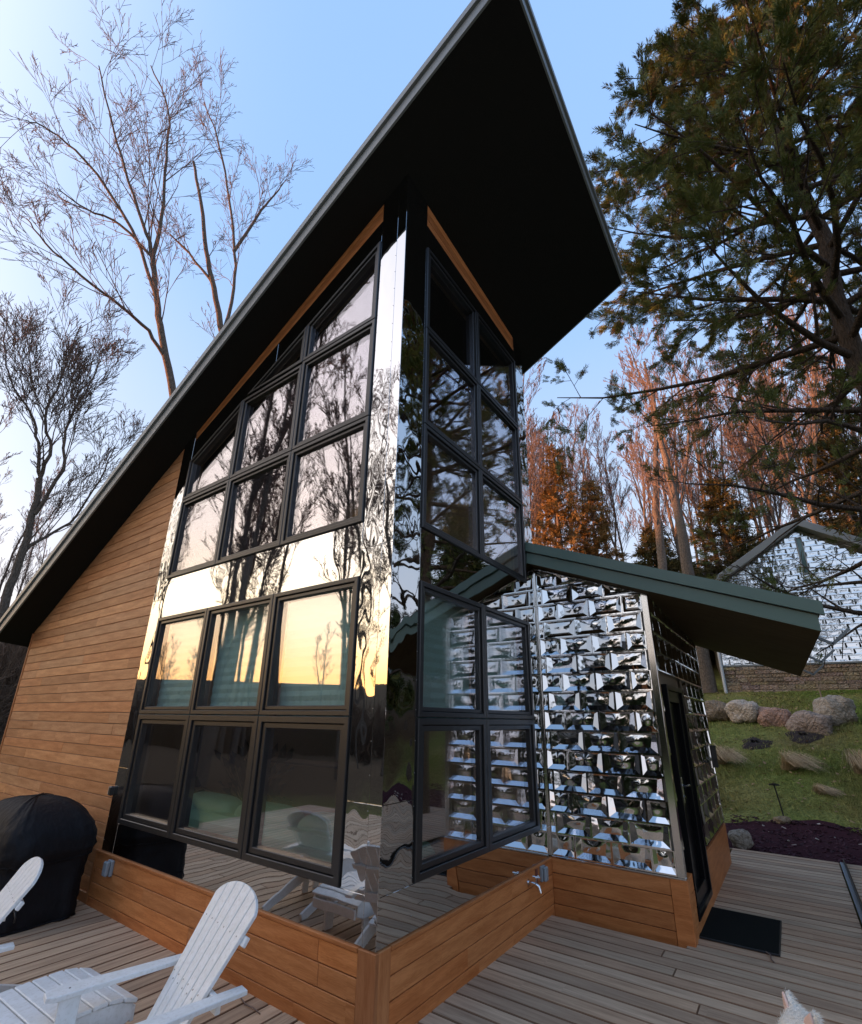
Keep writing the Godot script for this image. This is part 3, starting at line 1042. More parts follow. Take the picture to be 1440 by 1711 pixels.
func house_annex() -> void:
	rg.seed = 77
	var W := 1.183
	var FF := Transform3D(Basis(), Vector3(0, 0, -2.549))
	var FS := Transform3D(Basis(Vector3(0, 0, -1), Vector3(0, 1, 0), Vector3(1, 0, 0)), Vector3(W, 0, -2.549))
	var top := func(x: float) -> float: return 3.40 - 0.392 * x
	var core := Node3D.new()
	core.name = "annex_wall"
	house.add_child(core, true)
	flat("wall", FF, PackedVector2Array([Vector2(0.0, -0.1), Vector2(W - 0.05, -0.1), Vector2(W - 0.05, top.call(W)), Vector2(0.0, top.call(0))]), -0.1, -0.034, M.building_board, core)
	var side_wall := PackedVector2Array([Vector2(0.02, -0.1), Vector2(0.28, -0.1), Vector2(0.28, 2.07), Vector2(1.16, 2.07), Vector2(1.16, -0.1), Vector2(3.05, -0.1), Vector2(3.05, 2.85), Vector2(0.02, 2.94)])
	flat("wall", FS, side_wall, -0.12, -0.034, M.building_board, core)
	flat("wall", Transform3D(Basis(), Vector3(0, 0, -5.6)), PackedVector2Array([Vector2(-2.4, -0.1), Vector2(W - 0.13, -0.1), Vector2(W - 0.13, 2.8), Vector2(0, 3.3), Vector2(-2.4, 2.5)]), 0.0, 0.1, M.building_board, core)
	var none := func(_a: float, _b: float, _y: float) -> bool: return false
	var inset := Transform3D(Basis(), Vector3(0.03, 0, 0))
	shingles(FF * inset, W - 0.075, 0.472, func(x: float) -> float: return top.call(x + 0.03) - 0.012, core, none, [], 5)
	var set_ := []
	for k in 8:
		set_.append(shingle_mesh(0.344, 0.19, func(_x: float) -> float: return 9.0))
	M.shingle_set = set_
	shingles(FS * Transform3D(Basis(), Vector3(0.06, 0, 0)), 2.95, 0.472, func(x: float) -> float: return 2.93 - 0.03 * x, core, func(a: float, b: float, y: float) -> bool: return y < 2.0 and b > 0.2 and a < 1.12, set_, 6)
	# trims
	flat("trim", FF, rect(0.0, 0.47, 0.028, top.call(0)), -0.03, 0.016, M.mirror_trim, core, 0.002)
	flat("trim", FF, rect(W - 0.044, 0.47, W + 0.016, top.call(W)), -0.03, 0.0165, M.mirror_trim, core, 0.002)
	flat("trim", FS, rect(-0.014, 0.47, 0.058, 2.93), -0.03, 0.0155, M.mirror_trim, core, 0.002)
	flat("trim", FF, rect(0.03, 0.456, W + 0.02, 0.471), -0.03, 0.022, M.mirror_trim, core, 0.002)
	flat("trim", FF, PackedVector2Array([Vector2(0.03, top.call(0.03) - 0.014), Vector2(W, top.call(W) - 0.014), Vector2(W, top.call(W)), Vector2(0.03, top.call(0.03))]), -0.03, 0.02, M.mirror_trim, core, 0.002)
	flat("trim", FS, rect(3.012, 0.47, 3.05, 2.83), -0.03, 0.016, M.mirror_trim, core, 0.002)
	# wooden base
	var base := Node3D.new()
	base.name = "wood_base"
	house.add_child(base, true)
	boards(FF, rect(0.024, -0.06, W - 0.11, 0.455), -0.048, 0.1255, -0.03, 0.02, M.base_x, base, 2.4)
	flat("corner_post", FF, rect(W - 0.108, -0.06, W + 0.026, 0.455), -0.03, 0.0245, M.base_x[4], base, 0.003)
	flat("corner_post", FS, rect(0.0, -0.06, 0.1, 0.455), -0.03, 0.0255, M.base_z[0], base, 0.003)
	boards(FS, rect(0.101, -0.06, 0.278, 0.455), -0.048, 0.1255, -0.03, 0.02, M.base_z, base, 2.4)
	boards(FS, rect(1.165, -0.06, 3.06, 0.455), -0.048, 0.5, -0.03, 0.02, M.base_z, base, 2.9)
	flat("door_step", FS, rect(0.279, -0.06, 1.164, 0.09), -0.03, 0.022, M.base_z[3], base, 0.003)
	# door
	var mb := MB.new()
	mb.ring(FS, rect(0.281, 0.092, 1.159, 2.068), 0.05, -0.1, 0.03, 0.004)
	var door := part("door", mb.done(), M.black_door, house)
	door.set_meta("label", "narrow black glazed door in the annex side wall")
	mb = MB.new()
	mb.ring(FS, rect(0.332, 0.143, 1.108, 2.017), 0.11, -0.08, 0.005, 0.004)
	part("leaf", mb.done(), M.black_door, door)
	flat("pane", FS, rect(0.44, 0.25, 1.0, 1.91), -0.05, -0.044, M.black_door, door)
	mb = MB.new()
	mb.box(FS * Transform3D(Basis(), Vector3(0.44, 1.1, 0.012)), Vector3(0.04, 0.22, 0.012), 0.004)
	mb.tube(PackedVector3Array([FS * Vector3(0.44, 1.14, 0.01), FS * Vector3(0.44, 1.14, 0.06)]), PackedFloat32Array([0.011, 0.011]), 10, true)
	mb.tube(PackedVector3Array([FS * Vector3(0.43, 1.14, 0.06), FS * Vector3(0.5, 1.14, 0.062), FS * Vector3(0.56, 1.135, 0.058)]), PackedFloat32Array([0.011, 0.01, 0.008]), 10, true)
	mb.tube(PackedVector3Array([FS * Vector3(0.44, 1.04, 0.014), FS * Vector3(0.44, 1.04, 0.03)]), PackedFloat32Array([0.016, 0.014]), 12, true)
	part("handle", mb.done(), M.brass_chrome, door)
	# lower roof: falls away from the tower, its eave drawn in a little towards the back
	var roof := Node3D.new()
	roof.name = "annex_roof"
	house.add_child(roof, true)
	var zf := -2.376
	var zb := -6.0
	var lo := [Vector3(-0.002, 3.424, zf), Vector3(2.474, 2.411, zf), Vector3(2.375, 2.335, zb), Vector3(-0.002, 3.34, zb)]
	var slab := func(c: Array, b: float, t: float, m: Material, called: String) -> void:
		var q := MB.new()
		var up := func(p: Vector3, h: float) -> Vector3: return p + Vector3(0, h, 0)
		q.quad(up.call(c[0], b), up.call(c[1], b), up.call(c[2], b), up.call(c[3], b), Vector3.DOWN)
		q.quad(up.call(c[0], t), up.call(c[1], t), up.call(c[2], t), up.call(c[3], t), Vector3.UP)
		var mid: Vector3 = (c[0] + c[1] + c[2] + c[3]) * 0.25
		for k in 4:
			var e: Vector3 = (c[k] + c[(k + 1) % 4]) * 0.5 - mid
			e.y = 0
			q.quad(up.call(c[k], b), up.call(c[(k + 1) % 4], b), up.call(c[(k + 1) % 4], t), up.call(c[k], t), e)
		part(called, q.done(), m, roof)
	slab.call(lo, 0.0, 0.2, M.soffit_brown, "soffit")
	var mirrored := [Vector3(-0.004, 3.424, -2.56), Vector3(-2.474, 2.411, -2.56), Vector3(-2.375, 2.335, zb), Vector3(-0.004, 3.34, zb)]
	slab.call(mirrored, 0.0, 0.24, M.green_metal, "roof_sheet")
	var fr := func(dx: float, z0: float, z1: float) -> Array:
		return [Vector3(0.016, 3.4165, z0), Vector3(2.474 + dx, 2.411 - 0.41 * dx, z0), Vector3(2.474 + dx, 2.411 - 0.41 * dx, z1), Vector3(0.016, 3.4165, z1)]
	slab.call(fr.call(0.0, zf + 0.001, zf + 0.02), -0.004, 0.125, M.green_metal, "fascia")
	slab.call(fr.call(0.045, zf + 0.001, zf + 0.05), 0.135, 0.245, M.green_metal, "drip_edge")
	slab.call([Vector3(0.016, 3.4165, zf), Vector3(2.52, 2.392, zf), Vector3(2.42, 2.316, zb), Vector3(0.016, 3.335, zb)], 0.203, 0.24, M.green_metal, "roof_sheet")
	for k in 3:
		var q: Vector3 = [Vector3(2.40, 2.42, -2.95), Vector3(2.37, 2.40, -4.3), Vector3(2.34, 2.38, -5.75)][k]
		q.x += 0.06
		mb = MB.new()
		var b := [Vector3(-0.03, 0.05, 0), Vector3(0.11, -0.045, 0), Vector3(0.24, 0.075, 0)]
		for s in 2:
			var p0: Vector3 = q + b[s]
			var p1: Vector3 = q + b[s + 1]
			mb.box(aim(p1 - p0, (p0 + p1) * 0.5), Vector3(0.024, (p1 - p0).length() + 0.012, 0.03), 0.002)
		part("gutter_bracket", mb.done(), M.fascia, roof)


func small_fixtures() -> void:
	# outlet box on the base left of the chairs
	var t := thing("outlet_box", "grey weatherproof outlet box on the wood base below the lowest window", "outlet", Vector3(-3.24, 0.36, 0.022))
	part("back_plate", bx(Vector3(0.085, 0.13, 0.03), 0.006, Transform3D(Basis(), Vector3(0, 0, 0.015))), M.grey_plastic, t)
	part("cover", bx(Vector3(0.075, 0.12, 0.035), 0.01, Transform3D(Basis(), Vector3(0, 0, 0.05))), M.grey_plastic, t)
	t = thing("outlet_box", "pale grey outlet box beside the water tap near the inner corner", "outlet", Vector3(0.022, 0.375, -2.27), PI / 2)
	part("back_plate", bx(Vector3(0.075, 0.125, 0.03), 0.006, Transform3D(Basis(), Vector3(0, 0, 0.015))), M.grey_plastic, t)
	part("cover", bx(Vector3(0.066, 0.115, 0.03), 0.01, Transform3D(Basis(), Vector3(0, 0, 0.046))), M.grey_plastic, t)
	t = thing("water_tap", "silver outdoor tap on a red brown mounting plate, low on the side wall", "tap", Vector3(0.022, 0.365, -1.98), PI / 2)
	part("mounting_plate", bx(Vector3(0.028, 0.14, 0.02), 0.003, Transform3D(Basis(), Vector3(0.17, 0.0, 0.008))), M.red_brown, t)
	var mb := MB.new()
	mb.tube(PackedVector3Array([Vector3(0, 0, 0), Vector3(0, 0, 0.07), Vector3(0, -0.015, 0.1), Vector3(0, -0.06, 0.115)]), PackedFloat32Array([0.014, 0.014, 0.015, 0.013]), 12, true)
	mb.tube(PackedVector3Array([Vector3(0, 0, 0.0), Vector3(0, 0, 0.008)]), PackedFloat32Array([0.03, 0.028]), 14, true)
	part("spout", mb.done(), M.brass_chrome, t)
	mb = MB.new()
	mb.tube(PackedVector3Array([Vector3(0, 0, 0.07), Vector3(0, 0.05, 0.085)]), PackedFloat32Array([0.007, 0.007]), 8, true)
	mb.tube(PackedVector3Array([Vector3(-0.035, 0.052, 0.085), Vector3(0.035, 0.052, 0.085)]), PackedFloat32Array([0.009, 0.009]), 8, true)
	mb.tube(PackedVector3Array([Vector3(0, 0.052, 0.05), Vector3(0, 0.052, 0.12)]), PackedFloat32Array([0.009, 0.009]), 8, true)
	part("cross_handle", mb.done(), M.brass_chrome, t)
	t = thing("wall_sensor", "small black and white sensor box at the edge of the mirror strip", "sensor", Vector3(-3.57, 0.98, 0.002))
	part("housing", bx(Vector3(0.06, 0.085, 0.045), 0.01, Transform3D(Basis(), Vector3(0.012, 0, 0.024))), M.black_plastic, t)
	part("face", bx(Vector3(0.012, 0.07, 0.035), 0.004, Transform3D(Basis(), Vector3(-0.022, 0, 0.024))), M.white_plastic, t)
	mb = MB.new()
	mb.tube(PackedVector3Array([Vector3(-0.027, 0, 0.024), Vector3(-0.031, 0, 0.024)]), PackedFloat32Array([0.009, 0.008]), 10, true)
	part("lens", mb.done(), M.black_plastic, t)
	t = thing("wall_light", "slim black outdoor light at the far end of the annex wall", "light fitting", Vector3(1.19, 1.29, -5.3), PI / 2)
	part("back_plate", bx(Vector3(0.1, 0.3, 0.02), 0.004, Transform3D(Basis(), Vector3(0, 0, 0.012))), M.mirror_trim, t)
	part("shade", bx(Vector3(0.085, 0.27, 0.06), 0.006, Transform3D(Basis(), Vector3(0, 0, 0.052))), M.black_plastic, t)
	# door mat
	t = thing("door_mat", "black rubber door mat lying on the deck by the annex door", "door mat", Vector3(1.475, 0.001, -3.17))
	part("pad", bx(Vector3(0.555, 0.014, 0.83), 0.005, Transform3D(Basis(), Vector3(0, 0.008, 0))), M.door_mat, t)
	mb = MB.new()
	mb.ring(Transform3D(Basis(Vector3(1, 0, 0), Vector3(0, 0, -1), Vector3(0, 1, 0)), Vector3.ZERO), rect(-0.285, -0.425, 0.285, 0.425), 0.022, 0.001, 0.012, 0.003)
	part("border", mb.done(), M.black_plastic, t)
	# twigs on the deck
	var twig := func(called: String, label: String, pts: Array, r: float) -> void:
		var q := MB.new()
		var pp := PackedVector3Array()
		var rr := PackedFloat32Array()
		for k in pts.size():
			pp.append(pts[k])
			rr.append(lerpf(r, r * 0.5, float(k) / pts.size()))
		q.tube(pp, rr, 6, true)
		q.tube(PackedVector3Array([pp[1], pp[1] + Vector3(0.02, 0.006, 0.025)]), PackedFloat32Array([r * 0.6, r * 0.3]), 5, true)
		var o := part(called, q.done(), M.twig, self)
		o.name = numbered(called)
		tag(o, label, "twig")
	twig.call("fallen_twig", "crooked brown twig lying at the corner of the black door mat", [Vector3(1.66, 0.008, -2.77), Vector3(1.70, 0.014, -2.70), Vector3(1.705, 0.009, -2.63), Vector3(1.73, 0.008, -2.58)], 0.006)
	twig.call("fallen_twig", "thin dry twig lying on the deck against the wood base behind the white chair", [Vector3(-1.02, 0.008, 0.10), Vector3(-0.93, 0.014, 0.13), Vector3(-0.86, 0.010, 0.12), Vector3(-0.78, 0.007, 0.13)], 0.005)


# ------------------------------------------------------------------ inside the tower
func interior() -> void:
	# blinds behind the upper panes of the lower windows
	var mb := MB.new()
	for k in 26:
		mb.box(Transform3D(Basis(Vector3.RIGHT, 0.22 if k % 2 == 0 else -0.22), Vector3(0, 0.96 - k * 0.0385, 0)), Vector3(0.90, 0.042, 0.004), 0.0)
	var pleats := mb.done()
	var spots := [[Vector3(-2.816, 1.735, -0.12), 0.0, "first tower window from the siding"], [Vector3(-1.813, 1.735, -0.12), 0.0, "middle tower window"], [Vector3(-0.799, 1.735, -0.12), 0.0, "tower window next to the mirror corner"], [Vector3(-0.12, 1.735, -0.81), PI / 2, "first side window after the mirror corner"], [Vector3(-0.12, 1.735, -1.795), PI / 2, "side window next to the annex"]]
	for s in spots:
		var t := thing("window_blind", "sea green pleated blind lowered behind the " + s[2], "blind", s[0], s[1], "pleated blinds in the tower windows")
		part("pleats", pleats, M.blind, t)
		part("head_rail", bx(Vector3(0.91, 0.03, 0.04), 0.004, Transform3D(Basis(), Vector3(0, 0.985, 0))), M.white_plastic, t)
		part("bottom_rail", bx(Vector3(0.91, 0.018, 0.03), 0.004, Transform3D(Basis(), Vector3(0, -0.03, 0))), M.white_plastic, t)
	# sofa with its back to the window
	var sofa := thing("sofa", "pale green leather sofa with puffy cushions behind the lower tower windows", "sofa", Vector3(-1.85, 0.16, -0.86))
	part("seat_base", bx(Vector3(2.7, 0.28, 0.85), 0.04, Transform3D(Basis(), Vector3(0, 0.2, 0))), M.sofa, sofa)
	part("back", bx(Vector3(2.7, 0.4, 0.2), 0.08, Transform3D(Basis(Vector3.RIGHT, 0.12), Vector3(0, 0.48, 0.36))), M.sofa, sofa)
	for k in 3:
		mb = MB.new()
		var rings := []
		for a in 13:
			var row := []
			var th := -PI / 2 + PI * a / 12.0
			for s in 24:
				var ph := TAU * s / 24.0
				var p := Vector3(cos(th) * cos(ph), sin(th), cos(th) * sin(ph))
				var sg := func(x: float, e: float) -> float: return signf(x) * pow(absf(x), e)
				row.append(Vector3(sg.call(p.x, 0.45) * 0.44, sg.call(p.y, 0.55) * 0.2, sg.call(p.z, 0.7) * 0.14))
			rings.append(row)
		mb.skin(rings)
		part("back_cushion", mb.done(), M.sofa, sofa, Transform3D(Basis(Vector3.RIGHT, 0.2), Vector3(-0.9 + 0.9 * k, 0.6, 0.24)))
	for s in [-1.3, 1.3]:
		part("arm", bx(Vector3(0.22, 0.5, 0.85), 0.07, Transform3D(Basis(), Vector3(s, 0.32, 0.0))), M.sofa, sofa)
	# counter along the back wall
	var ct := thing("low_counter", "beige panelled counter along the back of the room", "counter", Vector3(-2.9, 0.16, -2.25))
	part("body", bx(Vector3(2.6, 0.95, 0.3), 0.01, Transform3D(Basis(), Vector3(0, 0.475, 0))), M.counter_top, ct)
	part("top", bx(Vector3(2.66, 0.03, 0.36), 0.006, Transform3D(Basis(), Vector3(0, 0.966, 0))), M.room_trim, ct)
	var tb := thing("side_table", "small round table by the counter inside the tower", "table", Vector3(-1.6, 0.16, -1.8))
	mb = MB.new()
	mb.tube(PackedVector3Array([Vector3(0, 0.93, 0), Vector3(0, 0.955, 0)]), PackedFloat32Array([0.3, 0.3]), 32, true)
	part("top", mb.done(), M.counter_top, tb)
	mb = MB.new()
	mb.tube(PackedVector3Array([Vector3(0, 0, 0), Vector3(0, 0.02, 0), Vector3(0, 0.04, 0), Vector3(0, 0.93, 0)]), PackedFloat32Array([0.2, 0.2, 0.03, 0.025]), 16, true)
	part("leg", mb.done(), M.black_plastic, tb)
	var ch := thing("lounge_chair", "dark high backed chair standing beyond the sofa", "chair", Vector3(-2.3, 0.16, -1.75), -1.2)
	part("seat", bx(Vector3(0.5, 0.09, 0.5), 0.03, Transform3D(Basis(), Vector3(0, 0.42, 0))), M.room_trim, ch)
	part("backrest", bx(Vector3(0.48, 0.75, 0.08), 0.03, Transform3D(Basis(Vector3.RIGHT, -0.2), Vector3(0, 0.8, -0.27))), M.room_trim, ch)
	for s in [Vector2(-0.2, -0.2), Vector2(0.2, -0.2), Vector2(-0.2, 0.2), Vector2(0.2, 0.2)]:
		part("leg", bx(Vector3(0.035, 0.4, 0.035), 0.005, Transform3D(Basis(), Vector3(s.x, 0.2, s.y))), M.black_plastic, ch)
	var pic := thing("framed_picture", "small framed picture hanging on the back wall of the room", "picture", Vector3(-4.1, 1.9, -2.43))
	mb = MB.new()
	mb.ring(FA, rect(-0.22, -0.28, 0.22, 0.28), 0.04, 0.0, 0.03, 0.004)
	part("frame", mb.done(), M.room_trim, pic)
	flat("print", FA, rect(-0.18, -0.24, 0.18, 0.24), 0.002, 0.01, M.white_plastic, pic)
	# potted plant
	rg.seed = 19
	var pl := thing("house_plant", "dark leafy plant in a pot between the sofa and the counter", "plant", Vector3(-3.35, 0.16, -1.45))
	mb = MB.new()
	mb.tube(PackedVector3Array([Vector3(0, 0, 0), Vector3(0, 0.32, 0), Vector3(0, 0.34, 0)]), PackedFloat32Array([0.12, 0.17, 0.16]), 20, true)
	part("pot", mb.done(), M.room_trim, pl)
	mb = MB.new()
	for k in 90:
		var d := (rv() * 0.8 + Vector3(0, 0.8, 0)).normalized()
		var st := Vector3(0, 0.5, 0)
		var e := st + d * rf(0.3, 0.75)
		var x := aim(d, e)
		var l := rf(0.12, 0.22)
		var w := l * 0.35
		mb.quad(x * Vector3(0, -l * 0.5, 0), x * Vector3(w, 0, 0.02), x * Vector3(0, l * 0.6, 0), x * Vector3(-w, 0, 0.02), x.basis.z)
		mb.tube(PackedVector3Array([Vector3(0, 0.33, 0), st.lerp(e, 0.4), e]), PackedFloat32Array([0.006, 0.004, 0.002]), 3)
	part("foliage", mb.done(), M.house_plant, pl)
	# ceiling lamp
	var lampos := Vector3(-2.62, 5.03, -2.3)
	var lamp := thing("ceiling_lamp", "small round lit ceiling lamp seen through the upper tower window", "lamp", lampos)
	mb = MB.new()
	mb.tube(PackedVector3Array([Vector3(0, 0, 0), Vector3(0, 0.02, 0), Vector3(0, 0.05, 0)]), PackedFloat32Array([0.072, 0.08, 0.08]), 24, true)
	part("housing", mb.done(), M.white_plastic, lamp)
	mb = MB.new()
	mb.tube(PackedVector3Array([Vector3(0, -0.006, 0), Vector3(0, 0.002, 0)]), PackedFloat32Array([0.055, 0.06]), 24, true)
	part("lamp_diffuser", mb.done(), M.lamp_glow, lamp)
	mb = MB.new()
	mb.tube(PackedVector3Array([Vector3(0, 0.05, 0), Vector3(0, 0.5, 0)]), PackedFloat32Array([0.008, 0.008]), 6, true)
	part("stem", mb.done(), M.white_plastic, lamp)
	var sp := SpotLight3D.new()
	sp.name = "lamp_beam"
	sp.light_color = Color(1.0, 0.86, 0.66)
	sp.light_energy = 0.15
	sp.light_size = 0.05
	sp.spot_angle = 70.0
	sp.spot_range = 8.0
	sp.spot_attenuation = 2.0
	sp.shadow_enabled = true
	add_child(sp)
	sp.position = lampos + Vector3(0, -0.02, 0)
	sp.rotation.x = -PI / 2


# ------------------------------------------------------------------ garden furniture
func slat_outline(u0: float, u1: float, y0: float, top: Callable) -> PackedVector2Array:
	var p := PackedVector2Array([Vector2(u0, y0), Vector2(u1, y0)])
	for k in 6:
		var u := lerpf(u1, u0, k / 5.0)
		p.append(Vector2(u, top.call(u)))
	return p


func adirondack(label: String, at: Vector3, turn: float, size: float) -> Node3D:
	var t := thing("adirondack_chair", label, "chair", at, turn, "white wooden deck chairs in front of the tower")
	t.scale = Vector3.ONE * size
	var wp: Material = M.white_paint
	var rho := 0.566
	# back: slats that fan out, cut to a rounded top
	var bk := Transform3D(Basis(Vector3.RIGHT, -rho), Vector3(0, 0.25, -0.10))
	var nn := 6
	for k in nn:
		var f := func(s: float, l: float) -> float: return lerpf(0.188, 0.29, l / 0.726) * (2.0 * s / nn - 1.0)
		var g := 0.0035
		var poly := PackedVector2Array([Vector2(f.call(k, -0.06) + g, -0.06), Vector2(f.call(k + 1, -0.06) - g, -0.06)])
		for j in 6:
			var s := k + 1 - j / 5.0
			var u: float = f.call(s, 0.74)
			var y := 0.66 + 0.171 * sqrt(maxf(0.0, 1.0 - pow(u / 0.312, 2.0)))
			u = f.call(s, y) + (-g if j == 0 else (g if j == 5 else 0.0))
			poly.append(Vector2(u, y))
		var mb := MB.new()
		mb.prism(bk, poly, -0.010, 0.010, 0.003)
		part("back_slat", mb.done(), wp, t)
	part("back_batten", bx(Vector3(0.60, 0.05, 0.025), 0.004, bk * Transform3D(Basis(), Vector3(0, 0.60, -0.025))), wp, t)
	part("back_batten", bx(Vector3(0.66, 0.07, 0.03), 0.004, Transform3D(Basis(), Vector3(0, 0.50, -0.31))), wp, t)
	part("back_batten", bx(Vector3(0.42, 0.07, 0.025), 0.004, bk * Transform3D(Basis(), Vector3(0, 0.02, -0.025))), wp, t)
	var sc := MB.new()
	for k in nn:
		for yy in [0.60, 0.31, 0.28]:
			var w: float = lerpf(0.188, 0.29, yy / 0.726) * (2.0 * (k + 0.5 + (0.25 if yy < 0.3 else (-0.25 if yy < 0.4 else 0.0))) / nn - 1.0)
			sc.tube(PackedVector3Array([bk * Vector3(w, yy, 0.008), bk * Vector3(w, yy, 0.0112)]), PackedFloat32Array([0.0045, 0.0045]), 7, true)
	for s in [-1.0, 1.0]:
		# arm: wide at the front, tapering to the back
		var plan := PackedVector2Array([Vector2(0.275, 0.46), Vector2(0.345, 0.46), Vector2(0.375, 0.0), Vector2(0.405, -0.27), Vector2(0.395, -0.34), Vector2(0.36, -0.36), Vector2(0.29, -0.36), Vector2(0.265, -0.32), Vector2(0.27, 0.0)])
		for k in plan.size():
			plan[k].x *= s
		var mb := MB.new()
		mb.prism(Transform3D(Basis(Vector3(1, 0, 0), Vector3(0, 0, -1), Vector3(0, 1, 0)), Vector3(0, 0.514, 0)), plan, 0.0, 0.024, 0.004)
		part("arm", mb.done(), wp, t)
		part("front_leg", bx(Vector3(0.024, 0.514, 0.10), 0.004, Transform3D(Basis(), Vector3(0.285 * s, 0.257, 0.25))), wp, t)
		mb = MB.new()
		mb.prism(Transform3D(Basis(Vector3(0, 0, 1), Vector3(0, 1, 0), Vector3(1, 0, 0)), Vector3(0.26 * s, 0, 0)), PackedVector2Array([Vector2(0.33, 0.355), Vector2(0.33, 0.25), Vector2(-0.62, 0.0), Vector2(-0.70, 0.0), Vector2(-0.72, 0.06), Vector2(-0.2, 0.225), Vector2(0.26, 0.365)]), -0.012, 0.012, 0.003)
		part("seat_rail", mb.done(), wp, t)
		mb = MB.new()
		mb.prism(Transform3D(Basis(Vector3(0, 0, 1), Vector3(0, 1, 0), Vector3(1, 0, 0)), Vector3(0.31 * s, 0, 0)), PackedVector2Array([Vector2(0.22, 0.513), Vector2(0.28, 0.513), Vector2(0.255, 0.40), Vector2(0.24, 0.36)]), -0.011, 0.011, 0.002)
		part("arm_bracket", mb.done(), wp, t)
		sc.tube(PackedVector3Array([Vector3(0.30 * s, 0.30, 0.25), Vector3(0.303 * s, 0.30, 0.25)]), PackedFloat32Array([0.011, 0.009]), 8, true)
		sc.tube(PackedVector3Array([Vector3(0.33 * s, 0.537, 0.25), Vector3(0.33 * s, 0.540, 0.25)]), PackedFloat32Array([0.006, 0.006]), 8, true)
	for k in 7:
		var q := k / 6.0
		var z := lerpf(0.325, -0.12, q)
		var y := 0.372 - 0.125 * q - (0.02 if k == 0 else 0.0)
		part("seat_slat", bx(Vector3(0.546, 0.02, 0.066), 0.004, Transform3D(Basis(Vector3.RIGHT, 0.75 if k == 0 else -0.27), Vector3(0, y, z))), wp, t)
	var b := part("screw_heads", sc.done(), M.screw_metal, t)
	b.set_meta("kind", "stuff")
	return t


func footstool(label: String, at: Vector3, turn: float) -> Node3D:
	var t := thing("footstool", label, "footstool", at, turn, "white slatted footstools on the deck")
	var wp: Material = M.white_paint
	var curve := func(z: float) -> float: return 0.345 - 0.9 * pow(maxf(0.0, 0.16 - z), 1.75) - 0.05 * maxf(0.0, z - 0.3)
	for k in 10:
		var z := 0.02 + k * 0.075
		var dy: float = (curve.call(z + 0.03) - curve.call(z - 0.03)) / 0.06
		part("seat_slat", bx(Vector3(0.55, 0.019, 0.068), 0.004, Transform3D(Basis(Vector3.RIGHT, -atan(dy)), Vector3(0, curve.call(z) - 0.0095, z))), wp, t)
	for s in [-1.0, 1.0]:
		var p := PackedVector2Array()
		for k in 9:
			var z := k * 0.09
			p.append(Vector2(z, curve.call(z) - 0.021))
		p.append(Vector2(0.72, 0.20))
		p.append(Vector2(0.08, 0.19))
		p.append(Vector2(0.0, 0.22))
		var mb := MB.new()
		mb.prism(Transform3D(Basis(Vector3(0, 0, 1), Vector3(0, 1, 0), Vector3(1, 0, 0)), Vector3(0.25 * s, 0, 0)), p, -0.012, 0.012, 0.003)
		part("side_rail", mb.done(), wp, t)
		for z in [0.14, 0.62]:
			part("leg", bx(Vector3(0.022, 0.27, 0.075), 0.004, Transform3D(Basis(), Vector3(0.226 * s, 0.135, z))), wp, t)
	part("front_rail", bx(Vector3(0.5, 0.07, 0.02), 0.004, Transform3D(Basis(), Vector3(0, 0.235, -0.012))), wp, t)
	return t


func grill() -> void:
	var t := thing("covered_grill", "barbecue grill under a loose black cover standing against the wood siding", "grill", Vector3(-3.90, 0, 0.52), 0.06)
	var f := noise(15, 2.2, 3)
	var f2 := noise(16, 5.0, 2)
	var rings := []
	var prof := [[0.0, 0.93], [0.04, 0.95], [0.2, 0.94], [0.36, 0.93], [0.46, 0.95], [0.5, 1.0], [0.56, 1.03], [0.66, 1.02], [0.74, 0.95], [0.80, 0.84], [0.85, 0.70], [0.885, 0.52], [0.905, 0.3], [0.91, 0.02]]
	for a in prof.size() * 3 - 2:
		var k := mini(int(a / 3.0), prof.size() - 2)
		var w := a / 3.0 - k
		var y := lerpf(prof[k][0], prof[k + 1][0], w)
		var s := lerpf(prof[k][1], prof[k + 1][1], w)
		var row := []
		for j in 72:
			var th := TAU * j / 72.0
			var cx := signf(cos(th)) * pow(absf(cos(th)), 0.42)
			var cz := signf(sin(th)) * pow(absf(sin(th)), 0.42)
			var fold := 1.0 + 0.05 * f.get_noise_3d(cx * 0.8, y * 0.4, cz * 0.8) + 0.012 * sin(th * 17.0 + 5.0 * f.get_noise_3d(cx, y * 2.0, cz)) * smoothstep(0.75, 0.1, y) + 0.03 * f2.get_noise_3d(cx, y * 2.0, cz) + 0.012 * absf(f2.get_noise_3d(cx * 2.3, y * 4.0, cz * 2.3))
			row.append(Vector3(cx * 0.60 * s * fold, y + 0.012 * f2.get_noise_2d(cx * 2, cz * 2) + 0.05 * (1.0 - pow(cx * minf(s, 1.0), 2.0)) * smoothstep(0.7, 0.92, y), cz * 0.37 * s * fold))
		rings.append(row)
	var mb := MB.new()
	mb.skin(rings)
	part("cover", mb.done(), M.cover_cloth, t)
	for ring_at in [[1, "hem"], [14, "seam"]]:
		mb = MB.new()
		var loop := PackedVector3Array()
		var lr := PackedFloat32Array()
		for j in 73:
			loop.append(rings[ring_at[0]][j % 72] * Vector3(1.004, 1.0, 1.004))
			lr.append(0.006 if ring_at[0] == 14 else 0.009)
		mb.tube(loop, lr, 5)
		part(ring_at[1], mb.done(), M.cover_cloth, t)
	mb = MB.new()
	mb.tube(PackedVector3Array([Vector3(0.58, 0.17, 0.2), Vector3(0.64, 0.19, 0.22), Vector3(0.68, 0.15, 0.22), Vector3(0.65, 0.11, 0.21)]), PackedFloat32Array([0.008, 0.008, 0.008, 0.006]), 6, true)
	part("tie_strap", mb.done(), M.black_plastic, t)


